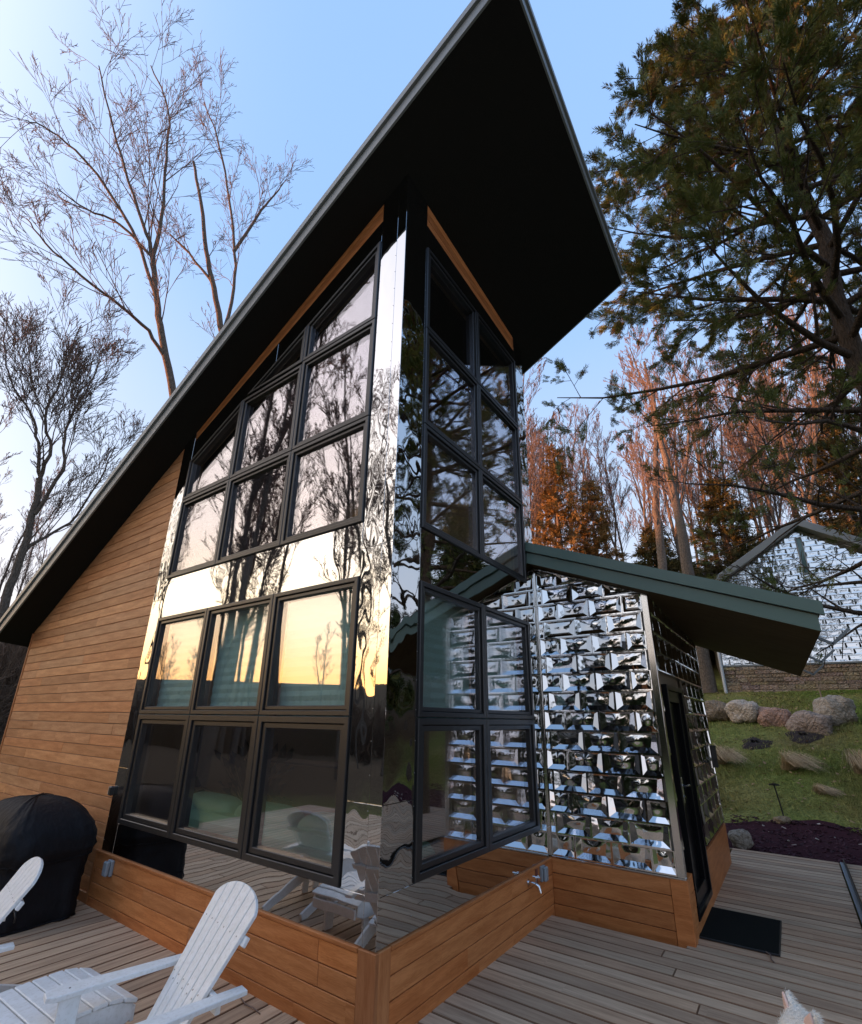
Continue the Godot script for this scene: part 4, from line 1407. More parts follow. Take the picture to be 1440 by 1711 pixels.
# ------------------------------------------------------------------ dog: one skin over a set of tapered bones
func dog() -> void:
	var t := thing("white_dog", "small white dog with pricked ears standing on the deck", "dog", Vector3(2.15, 0, -0.60), -0.95)
	# local: facing +z
	var bones := [
		[Vector3(0, 0.33, -0.20), 0.095, Vector3(0, 0.33, 0.10), 0.115], [Vector3(0, 0.33, 0.10), 0.11, Vector3(0, 0.42, 0.19), 0.075], [Vector3(0, 0.42, 0.19), 0.07, Vector3(0, 0.475, 0.24), 0.078],
		[Vector3(0, 0.475, 0.24), 0.075, Vector3(0, 0.455, 0.30), 0.052], [Vector3(0, 0.45, 0.30), 0.042, Vector3(0, 0.435, 0.36), 0.028],
		[Vector3(0.07, 0.28, 0.11), 0.05, Vector3(0.07, 0.15, 0.10), 0.03], [Vector3(0.07, 0.15, 0.10), 0.028, Vector3(0.07, 0.02, 0.11), 0.024], [Vector3(0.07, 0.02, 0.11), 0.026, Vector3(0.07, 0.02, 0.14), 0.022],
		[Vector3(-0.07, 0.28, 0.11), 0.05, Vector3(-0.07, 0.15, 0.10), 0.03], [Vector3(-0.07, 0.15, 0.10), 0.028, Vector3(-0.07, 0.02, 0.11), 0.024], [Vector3(-0.07, 0.02, 0.11), 0.026, Vector3(-0.07, 0.02, 0.14), 0.022],
		[Vector3(0.07, 0.29, -0.19), 0.07, Vector3(0.075, 0.2, -0.14), 0.042], [Vector3(0.075, 0.2, -0.14), 0.036, Vector3(0.075, 0.11, -0.24), 0.024], [Vector3(0.075, 0.11, -0.24), 0.023, Vector3(0.075, 0.02, -0.22), 0.022], [Vector3(0.075, 0.02, -0.22), 0.025, Vector3(0.075, 0.02, -0.18), 0.022],
		[Vector3(-0.07, 0.29, -0.19), 0.07, Vector3(-0.075, 0.2, -0.14), 0.042], [Vector3(-0.075, 0.2, -0.14), 0.036, Vector3(-0.075, 0.11, -0.24), 0.024], [Vector3(-0.075, 0.11, -0.24), 0.023, Vector3(-0.075, 0.02, -0.22), 0.022], [Vector3(-0.075, 0.02, -0.22), 0.025, Vector3(-0.075, 0.02, -0.18), 0.022],
		[Vector3(0, 0.38, -0.27), 0.035, Vector3(0, 0.47, -0.36), 0.028], [Vector3(0, 0.47, -0.36), 0.028, Vector3(0, 0.53, -0.31), 0.016],
		[Vector3(0.048, 0.53, 0.225), 0.03, Vector3(0.080, 0.585, 0.225), 0.013], [Vector3(-0.048, 0.53, 0.225), 0.03, Vector3(-0.080, 0.585, 0.225), 0.013]]
	var cell := 0.013
	var lo := Vector3(-0.16, -0.03, -0.42)
	var dim := Vector3i(26, 52, 65)
	var field := PackedFloat32Array()
	field.resize(dim.x * dim.y * dim.z)
	field.fill(1.0)
	var idx := func(x: int, y: int, z: int) -> int: return (z * dim.y + y) * dim.x + x
	for b in bones:
		var A: Vector3 = b[0]
		var B: Vector3 = b[2]
		var r0: float = b[1]
		var r1: float = b[3]
		var reach := maxf(r0, r1) + 0.06
		var mn := ((A.min(B) - Vector3.ONE * reach - lo) / cell).floor()
		var mx := ((A.max(B) + Vector3.ONE * reach - lo) / cell).ceil()
		var ab := B - A
		var ll := ab.length_squared()
		for z in range(maxi(0, int(mn.z)), mini(dim.z, int(mx.z) + 1)):
			for y in range(maxi(0, int(mn.y)), mini(dim.y, int(mx.y) + 1)):
				for x in range(maxi(0, int(mn.x)), mini(dim.x, int(mx.x) + 1)):
					var p := lo + Vector3(x, y, z) * cell
					var h := clampf((p - A).dot(ab) / ll, 0, 1)
					var d := (p - A - ab * h).length() - lerpf(r0, r1, h)
					var k: int = (z * dim.y + y) * dim.x + x
					var e := field[k]
					var hh := clampf(0.5 + 0.5 * (e - d) / 0.03, 0, 1)
					field[k] = lerpf(e, d, hh) - 0.03 * hh * (1 - hh)
	var mb := MB.new()
	var at := {}
	for z in dim.z - 1:
		for y in dim.y - 1:
			for x in dim.x - 1:
				var k: int = (z * dim.y + y) * dim.x + x
				var neg := 0
				var val := []
				for c in 8:
					var f := field[k + (c & 1) + ((c >> 1) & 1) * dim.x + (c >> 2) * dim.x * dim.y]
					val.append(f)
					neg += 1 if f < 0.0 else 0
				if neg == 0 or neg == 8:
					continue
				var sum := Vector3.ZERO
				var cnt := 0
				for c in 8:
					for ax in 3:
						var c2: int = c | (1 << ax)
						if c2 != c and (val[c] < 0.0) != (val[c2] < 0.0):
							var w: float = val[c] / (val[c] - val[c2])
							sum += Vector3(c & 1, (c >> 1) & 1, c >> 2).lerp(Vector3(c2 & 1, (c2 >> 1) & 1, c2 >> 2), w)
							cnt += 1
				var grad := Vector3(val[1] + val[3] + val[5] + val[7] - val[0] - val[2] - val[4] - val[6], val[2] + val[3] + val[6] + val[7] - val[0] - val[1] - val[4] - val[5], val[4] + val[5] + val[6] + val[7] - val[0] - val[1] - val[2] - val[3]).normalized()
				at[k] = mb.vert(lo + (Vector3(x, y, z) + sum / cnt) * cell, grad)
	var stepk := [1, dim.x, dim.x * dim.y]
	for k in at.keys():
		for ax in 3:
			if (field[k] < 0.0) == (field[k + stepk[ax]] < 0.0):
				continue
			var u: int = stepk[(ax + 1) % 3]
			var w: int = stepk[(ax + 2) % 3]
			if at.has(k - u) and at.has(k - w) and at.has(k - u - w):
				mb.tri_i(at[k], at[k - u], at[k - u - w], mb.n[at[k]])
				mb.tri_i(at[k], at[k - u - w], at[k - w], mb.n[at[k]])
	part("body", mb.done(), M.fur, t)
	rg.seed = 66
	var hair := MB.new()
	for k in 3:
		var a := TAU * k / 3.0
		var o := Vector3(cos(a), 0, sin(a)) * 0.002
		hair.tri(-Vector3(o.z, 0, -o.x) * 0.5 + o, Vector3(o.z, 0, -o.x) * 0.5 + o, Vector3(0, 0.024, 0) + o * 3.0, o.normalized())
	var where := []
	var tints := []
	for k in mb.v.size():
		for j in 3:
			var p := mb.v[k] + rv() * 0.006
			if p.y < 0.03:
				continue
			var d := (mb.n[k] * 0.55 + Vector3(0, -0.25, -0.75) + rv() * 0.35).normalized()
			where.append(aim(d, p) * Transform3D(Basis().scaled(Vector3.ONE * rf(0.4, 0.85)), Vector3.ZERO))
			var c := rf(0.9, 1.05)
			tints.append(Color(0.86 * c, 0.83 * c, 0.76 * c))
	stuff("fur", hair.done(), M.leaf_tint, where, tints, t)
	for s in [-1.0, 1.0]:
		var q := MB.new()
		var x := Transform3D(Basis(Vector3.UP, 0.25 * s) * Basis(Vector3.FORWARD, 0.3 * s), Vector3(0.055 * s, 0.515, 0.252))
		q.prism(x, PackedVector2Array([Vector2(-0.026, 0), Vector2(0.026, 0), Vector2(0.018, 0.05), Vector2(0.0, 0.085), Vector2(-0.018, 0.05)]), -0.006, 0.004, 0.003)
		part("ear", q.done(), M.pink_skin, t)
		q = MB.new()
		q.tube(PackedVector3Array([Vector3(0.03 * s, 0.478, 0.305), Vector3(0.032 * s, 0.479, 0.316)]), PackedFloat32Array([0.010, 0.006]), 10, true)
		part("eye", q.done(), M.dark_nose, t)
	var nose := MB.new()
	nose.tube(PackedVector3Array([Vector3(0, 0.44, 0.375), Vector3(0, 0.442, 0.385), Vector3(0, 0.442, 0.393)]), PackedFloat32Array([0.012, 0.016, 0.008]), 10, true)
	part("nose", nose.done(), M.dark_nose, t)


# ------------------------------------------------------------------ trees
func sprout(mb: MB, p: Vector3, dir: Vector3, length: float, rad: float, lvl: int, o: Dictionary, tips: Array) -> void:
	var segs: int = [6, 5, 3, 2, 2, 2][lvl]
	var pts := PackedVector3Array([p])
	var rs := PackedFloat32Array([rad])
	var d := dir
	var dirs := [d]
	for k in segs:
		p += d * length / segs
		pts.append(p)
		rs.append(maxf(lerpf(rad, rad * 0.14, (k + 1.0) / segs), o.thin))
		d = (d + rv() * o.wob + Vector3(0, o.up, 0)).normalized()
		dirs.append(d)
	mb.tube(pts, rs, [7, 5, 4, 3, 3, 3][lvl])
	if lvl >= o.deep:
		tips.append([pts, dirs])
		return
	var nc: int = o.n[lvl]
	for j in nc:
		var t := lerpf(o.from if lvl < 2 else 0.2, 1.0, (j + rg.randf()) / nc)
		var s := minf(t * segs, segs - 0.001)
		var k := int(s)
		var q := pts[k].lerp(pts[k + 1], s - k)
		var dd: Vector3 = dirs[k]
		var side := dd.cross(rv()).normalized()
		var ang: float = o.ang * rf(0.7, 1.25)
		var cd := (dd * cos(ang) + side * sin(ang) + Vector3(0, o.lift, 0)).normalized()
		sprout(mb, q, cd, length * o.ratio * rf(0.55, 1.2) * (1.15 - 0.55 * t), maxf(lerpf(rs[k], rs[k + 1], s - k) * 0.55, o.thin), lvl + 1, o, tips)


const BARE := {"wob": 0.22, "up": 0.05, "lift": 0.12, "ang": 0.75, "ratio": 0.52, "from": 0.25, "n": [9, 7, 6, 5], "deep": 4, "thin": 0.0055}


# limbs: [points, radius at start, radius at end, how many branches, from where on, length of those branches]
func bare_tree(t: Node3D, limbs: Array, seed_: int, o: Dictionary, bark: Material, twig: Material) -> void:
	rg.seed = seed_
	var trunk := MB.new()
	var crown := MB.new()
	for l in limbs:
		var src: Array = l[0]
		var pts := PackedVector3Array()
		var rs := PackedFloat32Array()
		var m := src.size()
		for k in m - 1:
			for s in 4:
				var w := s / 4.0
				var p0: Vector3 = src[maxi(k - 1, 0)]
				var p3: Vector3 = src[mini(k + 2, m - 1)]
				pts.append((src[k] as Vector3).cubic_interpolate(src[k + 1], p0, p3, w) + rv() * 0.03)
				rs.append(lerpf(l[1], l[2], (k + w) / (m - 1.0)))
		pts.append(src[m - 1])
		rs.append(l[2])
		trunk.tube(pts, rs, 9 if l[1] > 0.1 else 6)
		for j in l[3]:
			var t0 := lerpf(l[4], 1.0, (j + rg.randf()) / l[3])
			var f := minf(t0 * (pts.size() - 1), pts.size() - 1.001)
			var k := int(f)
			var q := pts[k].lerp(pts[k + 1], f - k)
			var dd := (pts[k + 1] - pts[k]).normalized()
			var side := dd.cross(rv()).normalized()
			var ang: float = o.ang * rf(0.6, 1.2)
			var cd := (dd * cos(ang) + side * sin(ang) + Vector3(0, o.lift, 0)).normalized()
			sprout(crown, q, cd, l[5] * rf(0.6, 1.25) * (1.2 - 0.5 * t0), clampf(rs[k] * 0.38, 0.009, 0.022), 1, o, [])
	part("trunk", trunk.done(), bark, t)
	part("crown", crown.done(), twig, t)


func v3(flat_: Array) -> Array:
	var out := []
	for k in range(0, flat_.size(), 3):
		out.append(Vector3(flat_[k], flat_[k + 1], flat_[k + 2]))
	return out


func straight(h: float, lean: Vector2, wob: float) -> Array:
	var out := []
	for k in 6:
		var t := k / 5.0
		out.append(Vector3(lean.x * t * t * h + rf(-wob, wob) * t, h * t, lean.y * t * t * h + rf(-wob, wob) * t))
	return out


func needle_tuft(long: float, wide: float, count: int, seed_: int) -> ArrayMesh:
	rg.seed = seed_
	var mb := MB.new()
	for k in count:
		var t := float(k) / count
		var a := k * 2.4 + rf(-0.4, 0.4)
		var out := Vector3(cos(a), 0, sin(a))
		var d := (out * rf(0.45, 0.8) + Vector3(0, 0.75, 0)).normalized()
		var p := Vector3(0, t * long * 0.75, 0)
		var l := long * rf(0.28, 0.48)
		var s := d.cross(out.cross(Vector3.UP) + rv() * 0.4).normalized() * wide
		mb.tint = Color(1, 1, 1) * rf(0.75, 1.2)
		mb.quad(p, p + d * l * 0.5 + s, p + d * l, p + d * l * 0.5 - s, out + Vector3.UP * 0.5)
	return mb.done()


func conifer(t: Node3D, h: float, wide: float, seed_: int, tuft: Mesh, a: Vector3, b: Vector3, density: float, bark: Material) -> void:
	rg.seed = seed_
	var trunk := MB.new()
	var pts := PackedVector3Array()
	var rs := PackedFloat32Array()
	for k in 9:
		pts.append(Vector3(rf(-0.06, 0.06), h * k / 8.0, rf(-0.06, 0.06)))
		rs.append(lerpf(0.2, 0.02, k / 8.0) * h / 12.0)
	trunk.tube(pts, rs, 8)
	var where := []
	var tints := []
	var y := h * 0.16
	while y < h * 0.98:
		var f := 1.0 - y / h
		var reach := wide * pow(f, 0.75) * rf(0.65, 1.1)
		for k in 5:
			var az := rf(0, TAU)
			var d := Vector3(cos(az), rf(-0.1, 0.3), sin(az)).normalized()
			var l := reach * rf(0.7, 1.15)
			var e := Vector3(0, y, 0) + d * l
			trunk.tube(PackedVector3Array([Vector3(0, y, 0), Vector3(0, y, 0) + d * l * 0.5, e + Vector3(0, -0.1 * l, 0)]), PackedFloat32Array([0.035, 0.022, 0.008]), 4)
			for j in int(l * density * 9.0) + 3:
				var s := pow(rg.randf(), 0.7)
				var q := Vector3(0, y - 0.1 * l * s * s, 0) + d * l * s + rv() * 0.28 * (0.4 + 0.6 * l * 0.5)
				var dir := (d + rv() * 0.7 + Vector3(0, 0.1, 0)).normalized()
				where.append(aim(dir, q) * Transform3D(Basis().scaled(Vector3.ONE * rf(0.8, 1.6)), Vector3.ZERO))
				var c := a.lerp(b, rg.randf())
				tints.append(Color(c.x, c.y, c.z))
		y += h * rf(0.02, 0.034)
	part("trunk", trunk.done(), bark, t)
	stuff("foliage", tuft, M.leaf_tint, where, tints, t)


func cedar() -> void:
	var base := Vector3(4.0, 0, -5.85)
	var t := thing("cedar_tree", "large dark evergreen with drooping boughs towering over the deck", "tree", base)
	rg.seed = 301
	var trunk := MB.new()
	var H := 16.5
	var pts := PackedVector3Array()
	var rs := PackedFloat32Array()
	for k in 15:
		var f := k / 14.0
		pts.append(Vector3(rf(-0.08, 0.08) - 0.1 * f, -0.2 + H * f, rf(-0.08, 0.08)))
		rs.append(lerpf(0.21, 0.04, pow(f, 0.9)))
	trunk.tube(pts, rs, 12)
	var twigs := MB.new()
	var where := [[], []]
	var tints := [[], []]
	var o := {"wob": 0.16, "up": 0.015, "lift": 0.0, "ang": 0.85, "ratio": 0.42, "from": 0.18, "n": [0, 9, 5, 0], "deep": 3, "thin": 0.006}
	var y := 2.7
	var k := 0
	while y < H - 0.4:
		var f := (y - 2.7) / (H - 2.7)
		var az := k * 2.39996 + rf(-0.5, 0.5)
		var l := lerpf(4.7, 1.2, pow(f, 1.6)) * rf(0.75, 1.12)
		var low := y < 6.2
		var d := Vector3(cos(az), rf(0.02, 0.32) if not low else rf(-0.06, 0.14), sin(az)).normalized()
		# keep clear of the house: boughs that would run into the roof are short
		if d.x < -0.4 and d.z > 0.05 and y > 3.2 and y < 8.6:
			l = minf(l, 3.1)
		if low and y < 4.0 and d.z > -0.3 and d.x < 0.3:
			l *= 0.55
		if y < 5.0 and d.z < -0.2:
			l *= 0.7
		var tips := []
		var kk := clampi(int((y + 0.2) / H * 14.0), 0, 13)
		var at := pts[kk].lerp(pts[kk + 1], clampf((y + 0.2) / H * 14.0 - kk, 0, 1))
		o.up = 0.03 if not low else 0.005
		o.n = [0, 9 if not low else 7, 5 if not low else 4, 0]
		sprout(twigs, at, d, l, lerpf(0.075, 0.03, f) if not low else 0.05, 1, o, tips)
		for tp in tips:
			var P: PackedVector3Array = tp[0]
			var D: Vector3 = tp[1][0]
			var away := Vector2(P[0].x - at.x, P[0].z - at.z).length() / l
			var chance := 1.0 if not low else clampf((away - 0.4) * 0.9, 0.03, 0.42) * (0.35 if y < 4.6 else 1.0)
			if f > 0.12 and away < 0.3:
				chance = 0.85
			for j in 10:
				if rg.randf() > chance:
					continue
				var s := rf(0.1, 1.15)
				var q := P[0].lerp(P[P.size() - 1], s) + rv() * 0.05
				var dir := (D + rv() * 0.55 + Vector3(0, 0.12, 0)).normalized()
				var w := rg.randi() % 2
				where[w].append(aim(dir, q) * Transform3D(Basis(Vector3.UP, rf(0, TAU)).scaled(Vector3.ONE * rf(0.55, 1.1)), Vector3.ZERO))
				var c := Vector3(0.085, 0.12, 0.03).lerp(Vector3(0.185, 0.19, 0.055), rg.randf())
				if rg.randf() < 0.14:
					c = Vector3(0.17, 0.12, 0.05)
				tints[w].append(Color(c.x, c.y, c.z))
		k += 1
		y += rf(0.10, 0.18) if y > 6.6 else rf(0.13, 0.24)
	part("trunk", trunk.done(), M.cedar_bark, t)
	part("boughs", twigs.done(), M.cedar_bark, t)
	for w in 2:
		stuff("foliage", needle_tuft(0.19, 0.0055, 34, 900 + w), M.leaf_tint, where[w], tints[w], t)


func trees() -> void:
	cedar()
	# the tall trees beyond the roof, limb by limb
	var g := "tall bare trees beyond the house"
	var at := Vector3(-11.0, ground_y(-11, -4.5), -4.5)
	var t := thing("bare_tree", "tall forked bare tree rising beyond the roof with wide upswept limbs", "tree", at, 0.0, g)
	var rel := func(a: Array, o: Vector3) -> Array: return v3(a).map(func(p): return p - o)
	var o := BARE.duplicate()
	o.merge({"ratio": 0.6, "ang": 0.58, "n": [9, 5, 4, 2], "up": 0.05, "lift": 0.16, "thin": 0.0065, "wob": 0.13}, true)
	bare_tree(t, [
		[rel.call([-11.0, 0.0, -4.5, -11.3, 5.0, -4.1, -11.65, 9.27, -3.43, -11.89, 11.64, -2.82, -12.08, 13.25, -2.32, -12.21, 14.53, -1.99, -12.35, 16.09, -1.62], at), 0.15, 0.08, 4, 0.6, 2.2],
		[rel.call([-12.35, 16.09, -1.62, -12.47, 16.94, -1.31, -12.9, 18.84, -0.54, -13.3, 20.84, 0.19, -13.4, 23.06, 1.08], at), 0.07, 0.02, 15, 0.1, 3.2],
		[rel.call([-12.35, 16.09, -1.62, -12.2, 17.68, -1.53, -12.3, 20.37, -1.2, -12.6, 22.79, -0.99, -12.92, 24.61, -0.14], at), 0.07, 0.02, 15, 0.1, 3.0],
		[rel.call([-12.35, 16.05, -1.62, -12.9, 16.95, -0.69, -13.5, 17.2, 0.14, -13.9, 17.6, 0.91], at), 0.05, 0.015, 9, 0.2, 2.4],
		[rel.call([-12.0, 12.45, -2.56, -12.0, 13.05, -1.9, -12.05, 13.35, -1.09, -12.3, 13.72, -0.04, -12.6, 14.27, 0.84, -12.9, 14.93, 1.36], at), 0.065, 0.015, 12, 0.25, 2.4],
		[rel.call([-12.215, 14.45, -2.0, -12.75, 16.95, -0.98, -13.5, 18.96, 0.55, -14.0, 19.59, 1.48, -14.2, 19.5, 2.09], at), 0.06, 0.015, 12, 0.2, 2.6]], 21, o, M.bark, M.twig)
	at = Vector3(-13.0, ground_y(-13, -5.5), -5.5)
	t = thing("bare_tree", "bare tree with a broken limbless snag beside its leafless crown", "tree", at, 0.0, g)
	bare_tree(t, [
		[rel.call([-13.0, 0.0, -5.5, -13.1, 6.0, -5.3, -13.15, 11.0, -5.1, -13.24, 15.8, -4.76], at), 0.17, 0.12, 5, 0.45, 2.6],
		[rel.call([-13.24, 15.8, -4.76, -13.5, 17.89, -4.18, -13.72, 19.51, -3.72, -13.95, 21.84, -3.2, -14.21, 23.9, -2.64], at), 0.12, 0.05, 2, 0.4, 0.8],
		[rel.call([-13.24, 15.8, -4.76, -13.3, 18.32, -4.86, -13.5, 20.82, -4.61, -13.9, 23.95, -3.98, -14.2, 26.44, -3.27, -14.5, 27.98, -2.54], at), 0.08, 0.02, 16, 0.2, 3.0],
		[rel.call([-13.45, 20.3, -4.68, -13.05, 22.66, -5.16, -12.86, 24.15, -5.58, -12.7, 25.42, -5.92], at), 0.07, 0.02, 9, 0.2, 2.0],
		[rel.call([-13.52, 18.0, -4.15, -14.1, 19.19, -3.26, -14.5, 19.83, -2.58], at), 0.06, 0.02, 8, 0.2, 2.2]], 22, o, M.bark, M.twig)
	at = Vector3(-11.6, ground_y(-11.6, -0.3), -0.3)
	t = thing("bare_tree", "many stemmed bare tree with a dense twiggy crown past the low eave", "tree", at, 0.0, g)
	o.merge({"n": [9, 7, 5, 3], "thin": 0.0052}, true)
	bare_tree(t, [
		[rel.call([-11.6, 0.2, -0.2, -11.56, 3.32, -0.41, -11.55, 4.68, -0.45, -11.54, 5.85, -0.47, -11.57, 7.07, -0.36], at), 0.1, 0.065, 3, 0.5, 1.8],
		[rel.call([-11.57, 7.07, -0.36, -11.61, 7.96, -0.13, -11.8, 8.7, 0.12, -12.2, 9.62, 0.66, -12.4, 10.9, 1.02], at), 0.045, 0.012, 13, 0.1, 1.9],
		[rel.call([-11.57, 7.07, -0.36, -11.4, 7.89, -0.34, -11.5, 8.63, -0.09, -11.3, 9.72, -0.13, -11.2, 11.4, -0.16], at), 0.045, 0.012, 14, 0.1, 1.9],
		[rel.call([-11.54, 6.16, -0.49, -11.2, 7.34, -0.64, -11.3, 8.41, -0.5, -11.1, 9.49, -0.6, -11.3, 10.78, -0.8], at), 0.045, 0.012, 14, 0.15, 1.8],
		[rel.call([-11.54, 5.26, -0.48, -11.6, 5.62, -0.72, -11.6, 6.22, -1.17, -11.5, 7.51, -1.53, -11.6, 8.67, -1.7], at), 0.045, 0.012, 12, 0.2, 1.7]], 23, o, M.bark, M.twig)
	# models for the woods
	var models := []
	for k in 5:
		rg.seed = 50 + k
		var h := 15.0 + k * 0.8
		var m := Node3D.new()
		tag(m, "tree", "tree")
		var tr := straight(h, Vector2(rf(-0.06, 0.06), rf(-0.06, 0.06)), 0.35)
		var limbs := [[tr, rf(0.09, 0.16), 0.025, 17, 0.3, 3.2]]
		if k % 2 == 0:
			var s := (tr[2] as Vector3)
			limbs.append([[s, s + Vector3(0.7, 2.6, 0.3), s + Vector3(1.3, 6.0, 0.6), s + Vector3(1.5, 8.6, 0.5)], 0.1, 0.02, 9, 0.2, 2.6])
		var oo := BARE.duplicate()
		oo.merge({"ang": 0.5, "lift": 0.25, "ratio": 0.46, "n": [9, 7, 5, 3], "deep": 4, "thin": 0.0098, "wob": 0.14}, true)
		bare_tree(m, limbs, 60 + k, oo, M.bark, M.twig)
		models.append(m)
	var dark_models := []
	for k in 3:
		var m: Node3D = models[k + 1].duplicate()
		dark_models.append(m)
	# hillside woods behind the annex
	rg.seed = 401
	for k in 84:
		var z := -20.5 - 24.0 * pow((k + rg.randf()) / 84.0, 1.1)
		var x := rf(-0.62, 0.30) * (2.5 - z) + 2.1
		var slant := (x - 2.14) / (2.5 - z)
		if slant > -0.39 and slant < -0.23 and z > -27.0:
			continue
		if z > -23.5 and x > -0.5 and x < 8.0:
			z -= 5.0
		copy(models[rg.randi() % 5], "woodland_tree", "slender leafless tree among the rosy lit woods on the hillside", Vector3(x, ground_y(x, z) - 0.1, z), rf(0, TAU), rf(0.78, 1.12), "bare trees on the hillside behind the annex")
	var tall := copy(models[1], "woodland_tree", "thick pale trunk standing out among the rosy trees above the annex roof", Vector3(-1.05, ground_y(-1.05, -18.8) - 0.1, -18.8), 0.4, 1.05)
	tall.get_node("trunk").scale = Vector3(2.0, 1, 2.0)
	var tuft := needle_tuft(0.42, 0.02, 16, 950)
	var cg := "evergreens on the hillside behind the annex"
	for c in [["tall rusty evergreen rising beside the mirror clad tower", -6.9, -23.0, 13.8, 2.8, 1], ["second rusty evergreen with a lower top, next to the tallest one", -5.3, -24.5, 10.8, 2.4, 1], ["bushy dark evergreen low among the trunks above the annex roof", -1.6, -21.0, 6.8, 2.8, 0], ["dark evergreen half hidden by the cedar boughs above the far house", 1.2, -25.0, 9.0, 2.8, 0], ["dark evergreen beyond the ridge of the far mirror clad house", 6.2, -26.0, 10.5, 3.0, 0]]:
		var e := thing("evergreen_tree", c[0], "tree", Vector3(c[1], ground_y(c[1], c[2]) - 0.1, c[2]), 0.0, cg)
		if c[5] == 1:
			conifer(e, c[3], c[4], 70 + int(c[3]), tuft, Vector3(0.17, 0.12, 0.045), Vector3(0.44, 0.26, 0.085), 0.9, M.bark)
		else:
			conifer(e, c[3], c[4], 70 + int(c[3] * 3), tuft, Vector3(0.06, 0.07, 0.025), Vector3(0.15, 0.115, 0.045), 1.1, M.bark)
	# trees on the sunset side, seen only in the mirrors and panes
	rg.seed = 501
	var wg := "bare trees on the sunset side that the mirrors reflect"
	for p in [[-10.4, 5.0, 1.2], [-11.6, 5.6, 1.35], [-9.6, 9.0, 1.1], [-14.5, 8.5, 1.2], [-4.0, 12.5, 1.0], [-17.0, 12.0, 1.1]]:
		var tr := copy(dark_models[rg.randi() % 3], "sunset_tree", "bare tree on the sunset side of the deck, reflected in the tower", Vector3(p[0], ground_y(p[0], p[1]) - 0.1, p[1]), rf(0, TAU), p[2], wg)
		tr.get_node("trunk").scale = Vector3(0.8, 1, 0.8)
		tr.rotation.x = rf(-0.08, 0.08)
		tr.rotation.z = rf(-0.12, 0.12)
	for k in 44:
		var a := rf(-0.75, 1.35)
		var d := 24.0 + 42.0 * pow((k + rg.randf()) / 44.0, 0.9)
		var dir := Vector3(-0.8, 0, 0.6).rotated(Vector3.UP, a)
		var p := dir * d
		copy(dark_models[rg.randi() % 3], "sunset_tree", "bare tree on the sunset side of the deck, reflected in the tower", Vector3(p.x, ground_y(p.x, p.z) - 0.1, p.z), rf(0, TAU), rf(0.4, 0.6), wg)
	for k in 13:
		var a := rf(-0.35, 0.6)
		var dir := Vector3(-0.8, 0, 0.6).rotated(Vector3.UP, a)
		var p := dir * rf(14.0, 24.0) + Vector3(-1.0, 0, 0)
		copy(models[k % 5], "sunset_tree", "bare tree on the sunset side of the deck, reflected in the tower", Vector3(p.x, ground_y(p.x, p.z) - 0.1, p.z), rf(0, TAU), rf(0.75, 1.15), wg)
	# evergreens behind the photographer, in the shingles and the side glass
	var mg := "evergreens behind the deck that the shingles reflect"
	var first: Node3D = null
	for p in [[-6.5, 17.0, 1.0], [-3.6, 15.0, 0.85], [-0.6, 18.5, 1.1], [2.2, 16.0, 0.9], [5.0, 19.0, 1.05], [8.5, 16.0, 0.95], [11.0, 11.0, 1.0], [-1.8, 23.0, 1.25], [9.0, -9.0, 0.9], [11.5, -5.5, 1.1], [8.2, -14.5, 1.0], [13.0, -12.0, 1.2], [11.0, -18.0, 1.1]]:
		var spot := Vector3(p[0], ground_y(p[0], p[1]) - 0.1, p[1])
		var words := "dark evergreen behind the deck, reflected in the mirror shingles"
		if first == null:
			first = thing("mirrored_evergreen", words, "tree", spot, 0.0, mg)
			conifer(first, 9.0, 2.6, 333, tuft, Vector3(0.05, 0.085, 0.03), Vector3(0.11, 0.12, 0.045), 1.2, M.bark)
		else:
			copy(first, "mirrored_evergreen", words, spot, p[0] * 1.7, p[2], mg)
	# leafless trees on the left hill behind the house
	for k in 16:
		var a := rf(-0.22, 0.75)
		var d := rf(24.0, 46.0)
		var dir := Vector3(-1, 0, -0.12).rotated(Vector3.UP, -a)
		var p := dir * d
		copy(dark_models[rg.randi() % 3], "hill_tree", "thin leafless tree on the brown hill past the low end of the roof", Vector3(p.x, ground_y(p.x, p.z) - 0.1, p.z), rf(0, TAU), rf(0.6, 0.8), "bare trees on the hill past the low eave")
	# undergrowth: twiggy brush
	rg.seed = 601
	var mb := MB.new()
	for k in 26:
		var d := (rv() * 0.7 + Vector3.UP).normalized()
		var l := rf(0.7, 1.5)
		var p := rv() * 0.35
		p.y = 0.0
		var q := p + d * l
		mb.tube(PackedVector3Array([p, p.lerp(q, 0.5) + rv() * 0.06, q]), PackedFloat32Array([0.014, 0.01, 0.005]), 3)
		for j in 4:
			var s := p.lerp(q, rf(0.35, 0.95))
			mb.tube(PackedVector3Array([s, s + (d + rv() * 0.9).normalized() * rf(0.2, 0.5)]), PackedFloat32Array([0.007, 0.004]), 3)
	var bush := mb.done()
	var where := []
	var tints := []
	for k in 2600:
		var x := 0.0
		var z := 0.0
		if k < 700:
			z = -20.0 - 26.0 * rg.randf()
			x = rf(-0.7, 0.35) * (2.5 - z) + 2.1
		elif k < 1200:
			var dir := Vector3(-1, 0, -0.12).rotated(Vector3.UP, -rf(-0.3, 0.8)) * rf(13.0, 50.0)
			x = dir.x
			z = dir.z
		else:
			var dir := Vector3(-0.8, 0, 0.6).rotated(Vector3.UP, rf(-0.9, 1.5)) * rf(22.0, 62.0)
			x = dir.x
			z = dir.z
		if z > -22.0 and z < -15.0 and x > -0.5 and x < 9.0:
			continue
		var s := rf(0.7, 1.9)
		where.append(Transform3D(Basis(Vector3.UP, rf(0, TAU)).scaled(Vector3(s, s * rf(0.8, 1.5), s)), Vector3(x, ground_y(x, z) - 0.05, z)))
		var c := rf(0.6, 1.3)
		tints.append(Color(0.13 * c, 0.085 * c, 0.055 * c))
